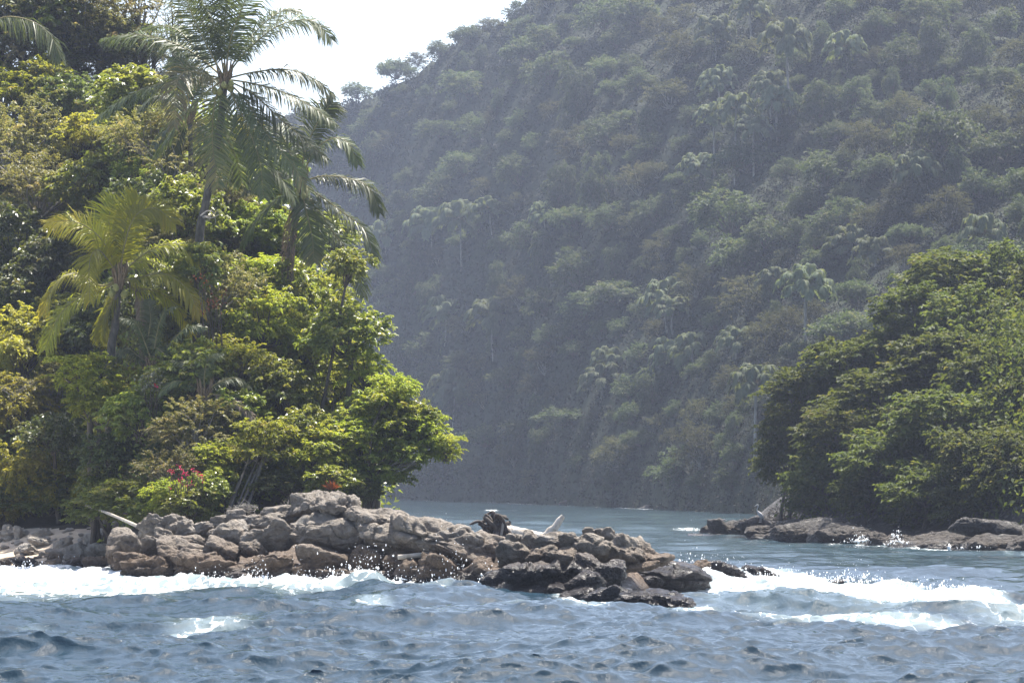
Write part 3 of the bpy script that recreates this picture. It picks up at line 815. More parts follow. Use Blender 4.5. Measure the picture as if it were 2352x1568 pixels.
# ------------------------------------------------------------------ crowns, limbs and palms
def crown_mesh(name, seed, R0, nb, ns, nl, L, W_, mats, flat=0.75, spread=0.45, droop=0.35, zmin=-0.55, sl=(0.3, 0.55), squash=1.0, stray=0.0, cone=0.0, limbs=True, hang=0.0):
    """Leaves set along drooping twigs, the twigs gathered in boughs, the boughs in an uneven crown; limbs run to the boughs."""
    g = np.random.default_rng(seed)
    mb = MB()
    k = 0
    bc = []
    while len(bc) < nb and k < 4000:
        k += 1
        u = unit(g.normal(size=3))
        if u[2] < zmin: continue
        c = u * R0 * g.uniform(0.45, 0.98) * np.array([1, 1, squash])
        c *= 1 + 0.22 * vnoise(u[0] * 1.5 + seed, u[1] * 1.5, u[2] * 1.5, seed)
        if all(np.linalg.norm(c - b) > R0 * spread * (0.9 if k < 1500 else 0.5) for b in bc): bc.append(c)
    bc = np.array(bc)
    n = len(bc) * ns
    b = np.repeat(bc, ns, 0)
    rb = R0 * spread * np.repeat(g.uniform(0.7, 1.25, len(bc)), ns)[:, None]
    off = unit(g.normal(size=(n, 3))) * (g.random((n, 1)) ** 0.4) * np.array([1, 1, flat])
    p0 = b + off * rb
    outw = unit(b + np.array([0, 0, 0.2 * R0]))
    d = unit(off * np.array([1, 1, 0.6]) * 1.1 + outw * 0.7 + np.array([0, 0, 0.15]) + 0.35 * g.normal(size=(n, 3)))
    if hang: d = unit(d * (1 - hang) + np.array([0, 0, -1.0]) * hang)
    if stray:
        p0 += (g.random((n, 1)) < 0.08) * outw * stray * g.random((n, 1))
    ln = g.uniform(sl[0], sl[1], (n, 1)) * R0 * 0.7
    t = np.linspace(0.1, 1.0, nl)[None, :, None]
    q = p0[:, None, :] + d[:, None, :] * ln[:, None, :] * t + np.array([0, 0, -1.0]) * (t ** 2) * ln[:, None, :] * droop
    td = unit(d[:, None, :] + np.array([0, 0, -1.0]) * 2 * t * droop)
    sd = unit(np.cross(td, np.array([0.02, 0.01, 1.0])))
    sg = np.where(np.arange(nl) % 2 == 0, 1.0, -1.0)[None, :, None]
    D = td * 0.55 + sd * sg * 0.85 + 0.4 * g.normal(size=q.shape) + np.array([0, 0, -0.18])
    S = np.cross(unit(D), np.array([0, 0, 1.0]) + 0.55 * g.normal(size=q.shape))
    m_ = n * nl
    tw = np.repeat(np.clip(0.42 + 0.2 * g.normal(size=n) + 0.14 * np.repeat(g.normal(size=len(bc)), ns), 0, 1), nl)
    tint = np.clip(tw + 0.12 * g.normal(size=m_), 0, 1)
    tint[g.random(m_) < 0.015] = 1.0
    LL = L * g.uniform(0.65, 1.25, m_)
    leaves(mb, q.reshape(-1, 3), D.reshape(-1, 3), S.reshape(-1, 3), LL, LL * W_ / L, tint, 0)
    if limbs:
        for c in bc:
            st = np.array([0, 0, -R0 * squash * 0.75])
            mid = st * 0.45 + c * 0.45 + 0.12 * R0 * g.normal(size=3)
            tube(mb, catmull([st, mid, c * 0.97], 7), np.linspace(0.035, 0.008, 7) * R0, 5, 0.5, 1, cap=False)
    return mb.mesh(name, mats)

LIB = {}
def lib(kind, k):
    key = (kind, k)
    if key not in LIB:
        sd = 1000 + k * 31 + sum(map(ord, kind))
        M = lambda n, bk=BARK: [LEAF[n], bk]
        if kind == 'lime':   me = crown_mesh("lime_crown", sd, 1.4, 20, 20, 22, .15, .068, M('lime'), flat=.42, spread=.4, droop=.4)
        elif kind == 'broad': me = crown_mesh("broad_crown", sd, 1.4, 19, 20, 15, .2, .11, M('broad'), flat=.55, spread=.42, droop=.35)
        elif kind == 'olive': me = crown_mesh("olive_crown", sd, 1.5, 20, 24, 26, .115, .05, M('olive', PALE_BARK), flat=.7, spread=.42, droop=.25, stray=.5)
        elif kind == 'thin':  me = crown_mesh("thin_crown", sd, 1.5, 15, 13, 22, .09, .034, M('olive', PALE_BARK), flat=.6, spread=.42, droop=.25, stray=.7)
        elif kind == 'dark':  me = crown_mesh("dark_crown", sd, 1.4, 18, 20, 15, .19, .095, M('dark'), flat=.65, spread=.42, droop=.35)
        elif kind == 'yellow': me = crown_mesh("yellow_crown", sd, 1.3, 20, 22, 18, .14, .07, M('yellow'), flat=.65, spread=.42, droop=.45, hang=.25)
        elif kind == 'islet': me = crown_mesh("islet_crown", sd, 2.1, 24, 22, 13, .28, .15, M('islet'), flat=.65, spread=.4, droop=.3)
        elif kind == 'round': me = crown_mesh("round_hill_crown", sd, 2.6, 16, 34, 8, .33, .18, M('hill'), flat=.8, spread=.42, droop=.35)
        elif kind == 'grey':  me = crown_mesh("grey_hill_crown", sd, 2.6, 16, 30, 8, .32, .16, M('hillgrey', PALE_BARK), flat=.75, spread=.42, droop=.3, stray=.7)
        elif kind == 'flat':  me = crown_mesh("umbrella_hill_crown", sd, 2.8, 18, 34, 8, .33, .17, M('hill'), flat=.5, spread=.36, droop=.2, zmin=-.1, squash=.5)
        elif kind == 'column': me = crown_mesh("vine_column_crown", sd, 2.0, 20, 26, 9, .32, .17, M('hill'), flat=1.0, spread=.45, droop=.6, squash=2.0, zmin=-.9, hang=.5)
        LIB[key] = me
    return LIB[key]

rt = random.Random(12)
_dg = np.linspace(86, 136, 500)
def land_d(px, py):
    z = head_z(X(px, _dg), _dg)
    p = np.minimum.accumulate(YH - F * (z - H) / _dg)
    if py < p[-1] - 1: return None
    return float(_dg[int(np.argmax(p <= py))])
def tree(name, label, kind, px, py, rw, rh, d, base=None, cat="tree", group="trees on the near headland", bark=BARK, trunk_r=None, stems=1, bend=False, gfun=None):
    """crown of half size rw x rh photo pixels at distance d; the trunk comes up from the ground at base=(px, d)."""
    c = P3(px, py, d)
    s = d / F
    rx, rz = rw * s, rh * s
    R0 = {'islet': 2.1, 'olive': 1.5, 'thin': 1.5, 'yellow': 1.3}.get(kind, 1.4)
    bx, bd = (base if base else (px + rt.uniform(-0.4, 0.4) * rw, d + 0.3))
    bxm = X(bx, bd)
    g0 = (gfun or (lambda x, y: gz(x, y)))(bxm, bd)
    root = link(name, None, loc=(bxm, bd, g0))
    tag(root, label, cat, group)
    cr = link("crown", lib(kind, rt.randrange(3)), root, c - np.array([bxm, bd, g0]))
    ry = 0.5 * (rx + rz) if rx < rz * 1.6 else rx * 0.75
    cr.scale = (rx / R0 * .93, max(ry, 0.5) / R0 * .93, rz / R0 * .93)
    cr.rotation_euler = (0, 0, rt.uniform(0, 6.28))
    mb = MB()
    rel = c - np.array([bxm, bd, g0])
    for k in range(stems):
        off = np.array([0, 0, 0]) if k == 0 else np.array([rt.uniform(-.5, .5) * rx * .5, rt.uniform(-.3, .3), 0])
        st = np.array([off[0], off[1], -0.25])
        top = rel + np.array([off[0] * 1.6 + rt.uniform(-.1, .1) * rx, rt.uniform(-.2, .2) * rx, -rz * 0.62])
        if top[2] < 0.2: top[2] = 0.2
        mid = st * .5 + top * .5 + np.array([rt.uniform(-.12, .12) * rx, rt.uniform(-.1, .1), 0])
        if bend: mid = st * .7 + top * .3; mid[2] = rel[2] * .72; top[2] = rel[2] - .25 * rz
        hgt = np.linalg.norm(top)
        r0 = (trunk_r or min(0.05 + 0.02 * hgt, .16)) * (1 if k == 0 else .7)
        tp_ = catmull([st, mid, top, top * .35 + rel * .65], 14)
        tube(mb, tp_, np.linspace(r0, r0 * .45, 14), 8, wob=.25, seed=k + abs(int(px)))
        for q in range(3):
            e = rel + np.array([rt.uniform(-.8, .8) * rx, rt.uniform(-.6, .6) * rx, rt.uniform(-.5, .5) * rz])
            tube(mb, catmull([top * .9 + mid * .1, top * .4 + e * .6 + np.array([0, 0, -.1 * rz]), e], 8), np.linspace(r0 * .45, r0 * .12, 8), 6)
    link("trunk", mb.mesh("trunk", bark), root)
    return root

def frond_into(mb, ctrl, n=60, Lm=0.85, w=0.05, droop=0.7, up=(0, -0.35, 1), tint=0.35, seed=0, r0=0.035, start=0.16, ml=0, mr=1, tipyellow=0.0, fwd=0.55, vee=0.15, big=False):
    g = np.random.default_rng(seed)
    c = catmull(ctrl, 40)
    if big: n, Lm, w = int(n * 1.3), Lm * 1.2, w * 1.0
    tt = np.linspace(start, 1, n)
    u = np.linspace(0, 1, 40)
    P = np.stack([np.interp(tt, u, c[:, k]) for k in range(3)], -1)
    tang = unit(np.gradient(c, axis=0))
    T_ = unit(np.stack([np.interp(tt, u, tang[:, k]) for k in range(3)], -1))
    U0 = unit(np.asarray(up, float))
    S_ = unit(np.cross(T_, U0) + 1e-4)
    U_ = np.cross(S_, T_)
    tube(mb, c, np.linspace(r0, r0 * 0.15, 40), 5, 0.5, mr)
    prof = (0.45 + 0.55 * np.sin(np.clip((tt - start) / (1 - start) * 1.02, 0, 1) * np.pi * 0.86 + 0.32)) * Lm
    Lm_ = Lm
    prof *= np.where(tt > 0.93, 0.75, 1)
    gr = np.array([0, 0, -1.0])
    for sgn in (1, -1):
        f_ = fwd + 0.5 * tt[:, None] ** 2 + 0.08 * g.normal(size=(n, 1))
        D = unit(S_ * sgn + T_ * f_ + U_ * (vee + 0.12 * g.normal(size=(n, 1))))
        ll = (prof * g.uniform(0.82, 1.1, n))[:, None]
        dr = droop * (1 + 0.25 * g.normal(size=(n, 1)))
        mid = P + unit(D + gr * dr * 0.35) * ll * 0.5
        tip = mid + unit(D + gr * dr * 1.5) * ll * 0.5
        wd = unit(np.cross(D, U_ + 0.35 * g.normal(size=(n, 3)))) * w * 0.5
        v = np.stack([P - wd * .6, P + wd * .6, mid - wd, mid + wd, tip - wd * .15, tip + wd * .15], 1).reshape(-1, 3)
        b = np.arange(n)[:, None] * 6
        f = np.concatenate([b + np.array([[0, 1, 3, 2]]), b + np.array([[2, 3, 5, 4]])])
        tn = np.clip(tint + 0.12 * g.normal(size=n) + tipyellow * sstep(.55, 1, tt), 0, 1)
        t6 = np.repeat(tn, 6).reshape(n, 6) + np.array([0, 0, .04, .04, .12, .12])
        mb.add(v, f, np.clip(t6, 0, 1).ravel(), ml)

def palm(label, crown, d, trunk, fronds, mats, group, gfun=None, trunk_r=(.17, .11), nuts=0, Lm=.85, name="coconut_palm", nl=64, base_d=None, w=.05, ring=True):
    """crown=(px,py); trunk = list of (px,py) from the ground up; fronds = dicts with pts in photo pixels and a depth reach in metres."""
    c = P3(crown[0], crown[1], d)
    bx = X(trunk[0][0], base_d or d); by = base_d or d
    g0 = (gfun or gz)(bx, by)
    base = np.array([bx, by, g0])
    root = link(name, None, loc=base)
    tag(root, label, "palm", group)
    pts = [np.array([0, 0, -0.3])] + [P3(x, y, d) - base for x, y in trunk[1:]] + [c - base]
    tp_ = catmull(pts, 60)
    rr = np.linspace(trunk_r[0], trunk_r[1], 60)
    rr = rr * (1 + 0.07 * (np.arange(60) % 2))
    mb = MB()
    tube(mb, tp_, rr, 10, wob=.06, seed=3)
    link("trunk", mb.mesh("trunk", PALM_BARK), root)
    for k, fr in enumerate(fronds):
        mb = MB()
        pp = fr['p']
        n = len(pp)
        reach = fr.get('y', 0.0)
        ctrl = [np.array([0.0, 0, 0])] + [P3(x, y, d + reach * ((i + 1) / n)) - c for i, (x, y) in enumerate(pp)]
        up = fr.get('up', (0, -0.4, 1))
        frond_into(mb, ctrl, fr.get('n', nl), fr.get('L', Lm), fr.get('w', w), fr.get('dr', .8), up, fr.get('t', .3), seed=k + abs(int(crown[0])), r0=fr.get('r', .035), tipyellow=fr.get('ty', 0.1), start=fr.get('s', .16), fwd=fr.get('f', .55), vee=fr.get('v', .15), big=fr.get('m') != 'dead' and name == 'coconut_palm')
        mt = fr.get('m', mats)
        o = link("frond", mb.mesh("frond", [LEAF[mt], RACHIS]), root, c - base)
        if mt == 'dead': o["label"] = "dead brown frond hanging limp"
    gg = random.Random(abs(int(crown[0])))
    for k in range(nuts):
        b_ = bmesh.new()
        bmesh.ops.create_uvsphere(b_, u_segments=10, v_segments=8, radius=.11)
        for v in b_.verts: v.co.z *= 1.25; v.co.x *= 1 - .15 * (v.co.z > .05)
        me = bpy.data.meshes.new("coconut"); b_.to_mesh(me); b_.free()
        me.materials.append(NUT)
        link("coconut", me, root, c - base + np.array([gg.uniform(-.32, .32), gg.uniform(-.45, -.1), gg.uniform(-.55, -.15)]))
    mb = MB()                                                  # fibrous sheath where the fronds leave the trunk
    for k in range(14):
        a = k * 2.4
        e = np.array([math.cos(a) * .28, math.sin(a) * .28, .15 + .5 * gg.random()])
        tube(mb, catmull([(math.cos(a) * .06, math.sin(a) * .06, -.35), e * np.array([.75, .75, .3]), e], 6), np.linspace(.06, .025, 6), 5)
    link("leaf_sheath", mb.mesh("leaf_sheath", SHEATH), root, c - base)
    return root
SHEATH = bark_mat("palm_sheath", (0.1, 0.07, 0.04), (0.22, 0.16, 0.1), 12.0)
NUT = bark_mat("coconut_husk", (0.16, 0.16, 0.05), (0.26, 0.25, 0.09), 4.0, 0.5)

GP = "coconut palms on the near headland"
fr = lambda p, **k: dict(p=p, **k)
palm("tallest coconut palm, dark feathery crown standing against the white sky", (516, 182), 100, [(455, 640), (458, 560), (470, 480), (488, 390), (508, 270)], [
    fr([(478, 110), (440, 30), (405, -60)], y=-.6, up=(0, -1, .3), L=1.0, t=.25),
    fr([(500, 90), (470, 0), (440, -110)], y=.8, up=(0, -1, .2), L=.95, t=.2),
    fr([(530, 90), (560, 10), (600, -80)], y=-.3, up=(0, -1, .2), L=1.15, t=.25, n=74),
    fr([(516, 80), (520, 0), (528, -120)], y=.6, up=(0, -1, .2), L=1.1, t=.18),
    fr([(566, 118), (640, 60), (715, 48), (762, 92)], y=-.3, up=(0, -.5, 1), L=.95, dr=.7, n=76, t=.3),
    fr([(590, 165), (660, 160), (722, 182), (768, 220)], y=.4, L=.75, dr=1.1, t=.35),
    fr([(580, 192), (650, 212), (715, 245), (768, 284)], y=-.8, L=.8, dr=.9, t=.32),
    fr([(580, 215), (640, 270), (700, 320), (750, 365)], y=-.4, L=.95, dr=.9, t=.28),
    fr([(566, 232), (615, 310), (665, 370), (712, 440)], y=-1.2, L=.9, dr=.6, t=.4, ty=.35),
    fr([(548, 235), (590, 320), (640, 400), (676, 455)], y=.6, L=.85, dr=.6, t=.3),
    fr([(540, 232), (572, 300), (596, 370), (606, 452)], y=-1.2, L=.9, dr=.35, up=(0.2, -1, .2), t=.38, ty=.1),
    fr([(496, 226), (488, 290), (490, 350), (502, 428)], y=-1.7, L=.95, dr=.25, up=(-.1, -1, .2), t=.75, ty=.1, n=60, v=.3),  # lighter tint paints the golden sunlight on this hanging frond
    fr([(470, 172), (426, 166), (404, 200), (400, 290)], y=-2.2, L=.95, dr=.5, up=(-.3, -.8, .6), t=.8),  # sunlit gold of the arching frond, put into its tint
    fr([(452, 128), (390, 96), (310, 80), (238, 88)], y=.8, L=.95, dr=.9, t=.2, n=76),
    fr([(448, 182), (370, 192), (290, 222), (216, 276)], y=.3, L=.85, dr=.9, t=.28, n=72),
    fr([(470, 215), (424, 260), (392, 310), (360, 350)], y=1.4, L=.9, dr=.7, t=.22),
    fr([(552, 120), (600, 60), (650, 25), (690, 22)], y=1.6, L=.8, dr=.8, t=.25),
    fr([(505, 240), (520, 310), (545, 370), (555, 420)], y=.8, L=.9, dr=.4, up=(0, -1, .2), t=.25),
    fr([(462, 130), (420, 80), (380, 60), (330, 62)], y=2.0, L=.8, dr=.8, t=.22),
], 'palm', GP, trunk_r=(.16, .11), nuts=7, Lm=.9)
palm("second coconut palm half hidden behind the tallest, fronds reaching over the channel", (690, 420), 103, [(660, 760), (664, 700), (672, 560), (684, 480)], [
    fr([(720, 350), (765, 318), (800, 330), (822, 376)], y=-.4, L=.75, dr=.8, t=.25),
    fr([(740, 405), (800, 410), (848, 432), (872, 488)], y=-.4, L=.8, dr=.8, t=.28),
    fr([(735, 450), (790, 490), (838, 530), (862, 600)], y=.2, L=.8, dr=.8, t=.28),
    fr([(720, 470), (770, 540), (815, 600), (835, 680)], y=.4, L=.8, dr=.7, t=.3),
    fr([(700, 350), (725, 290), (750, 250), (765, 235)], y=.6, L=.75, dr=.5, up=(0, -1, .3), t=.22),
    fr([(665, 350), (640, 300), (600, 290)], y=.8, L=.8, dr=.7, t=.22),
    fr([(650, 400), (600, 400), (560, 440)], y=.3, L=.8, dr=.8, t=.3),
    fr([(650, 450), (600, 490), (556, 560)], y=.6, L=.8, dr=.7, t=.25),
    fr([(700, 470), (716, 540), (722, 600)], y=-1.0, L=.8, dr=.3, up=(0, -1, .2), t=.4, ty=.4),
    fr([(680, 480), (668, 560), (664, 690)], y=-.4, L=.4, dr=1.5, m='dead', n=40),
    fr([(672, 480), (656, 550), (650, 640)], y=-.2, L=.35, dr=1.5, m='dead', n=36),
], 'palm', GP, trunk_r=(.13, .09), nuts=3, Lm=.8)
palm("shaded slender coconut palm with dark trunk just behind the tallest one", (436, 262), 108, [(430, 560), (434, 480), (438, 380)], [
    fr([(400, 280), (370, 310), (346, 350)], y=.2, L=.7, dr=.8, t=.18), fr([(410, 320), (390, 370), (385, 420)], y=-.2, L=.7, dr=.5, t=.2),
    fr([(470, 300), (500, 340), (520, 400)], y=.4, L=.7, dr=.6, t=.2), fr([(400, 230), (360, 220), (320, 250)], y=.4, L=.7, dr=.8, t=.2),
    fr([(450, 210), (480, 180), (510, 190)], y=.6, L=.7, dr=.8, t=.2), fr([(430, 200), (420, 150), (400, 130)], y=.5, L=.7, dr=.6, t=.2, up=(0, -1, .3)),
], 'palm', GP, trunk_r=(.12, .08), Lm=.7)
palm("short coconut palm with sunlit yellow green fronds and a dead brown one hanging", (274, 640), 98.6, [(246, 900), (254, 840), (264, 750), (270, 690)], [
    fr([(252, 580), (215, 532), (165, 508), (108, 512)], y=-.6, L=.9, dr=.55, t=.75, ty=.3, n=76, up=(.2, -.7, .8)),
    fr([(282, 570), (292, 500), (318, 452)], y=.3, L=.85, dr=.3, up=(0, -1, .2), t=.4),
    fr([(286, 565), (310, 498), (356, 478), (402, 515)], y=-.4, L=.85, dr=.5, up=(-.2, -.7, .6), t=.35, ty=.3, n=76),
    fr([(310, 600), (360, 568), (412, 562), (456, 608)], y=.2, L=.8, dr=.6, t=.42, ty=.3),
    fr([(312, 640), (372, 628), (426, 660), (460, 724)], y=-.6, L=.85, dr=.7, t=.5, ty=.45, n=76),
    fr([(310, 660), (368, 672), (410, 710), (440, 766)], y=.2, L=.75, dr=.7, t=.5, ty=.5),
    fr([(250, 600), (224, 574), (206, 602), (206, 690)], y=-1.3, L=.8, dr=.5, up=(-.3, -.8, .5), t=.5, ty=.2),
    fr([(230, 656), (168, 626), (122, 660), (98, 722)], y=.3, L=.8, dr=.8, t=.42, ty=.35),
    fr([(226, 672), (170, 690), (130, 735), (104, 800)], y=-.5, L=.9, dr=.7, t=.35, ty=.1),
    fr([(262, 570), (250, 500), (268, 460)], y=.8, L=.8, dr=.3, up=(0, -1, .2), t=.32),
    fr([(330, 600), (380, 610), (430, 640)], y=.9, L=.8, dr=.7, t=.35),
    fr([(316, 660), (324, 740), (332, 858)], y=-.3, L=.45, dr=2.0, m='dead', n=44, w=.06),
    fr([(258, 690), (240, 730), (232, 780)], y=.3, L=.7, dr=.5, t=.3),
], 'palmy', GP, trunk_r=(.16, .1), nuts=5, Lm=.82, w=.048)
# a palm whose frond hangs into the top corner, and low bushy palms under the trees
palm("palm at the top corner with a glossy frond hanging among brown foliage", (-40, 70), 112, [(-30, 420), (-36, 240)], [
    fr([(10, 40), (70, 48), (115, 80), (140, 132)], y=-.5, L=1.3, dr=2.2, t=.5, n=60),
    fr([(-80, 40), (-130, 60), (-160, 120)], y=0, L=.9, t=.3),
], 'palm', "palms among the headland trees", Lm=.9, name="leaning_palm")
palm("low bushy palm below the dead brown frond, arching glossy leaves", (352, 840), 97.5, [(356, 905), (354, 870)], [
    fr([(330, 780), (310, 740), (280, 730)], y=-.3, L=.5, dr=.7, t=.5), fr([(360, 770), (376, 720), (400, 705)], y=-.4, L=.5, dr=.6, t=.5), fr([(390, 790), (430, 752), (470, 752)], y=-.5, L=.55, dr=.8, t=.5),
    fr([(392, 820), (440, 800), (488, 830)], y=-.6, L=.55, dr=.9, t=.55), fr([(320, 820), (290, 800), (262, 830)], y=-.3, L=.5, dr=.8, t=.5), fr([(360, 800), (400, 840), (430, 890)], y=-.9, L=.5, dr=.6, t=.55), fr([(340, 790), (346, 730), (340, 690)], y=.2, L=.45, dr=.4, up=(0, -1, .3), t=.4),
], 'palm', "palms among the headland trees", trunk_r=(.08, .06), Lm=.5, name="bushy_palm", w=.05)
palm("small palm with one dry grey frond arching over the lime leaves", (470, 905), 95.0, [(472, 985), (470, 940)], [
    fr([(510, 908), (556, 930), (588, 968), (602, 1016)], y=-.7, L=.4, dr=1.2, m='dead', n=46), fr([(430, 880), (400, 876), (366, 905)], y=-.3, L=.42, dr=.8, t=.4), fr([(470, 860), (480, 826), (510, 812)], y=0, L=.42, dr=.6, t=.4),
    fr([(500, 880), (540, 868), (576, 890)], y=.2, L=.42, dr=.8, t=.4), fr([(450, 870), (430, 836), (396, 828)], y=.1, L=.42, dr=.7, t=.4),
], 'palm', "palms among the headland trees", trunk_r=(.08, .06), Lm=.4, name="bushy_palm", w=.04)

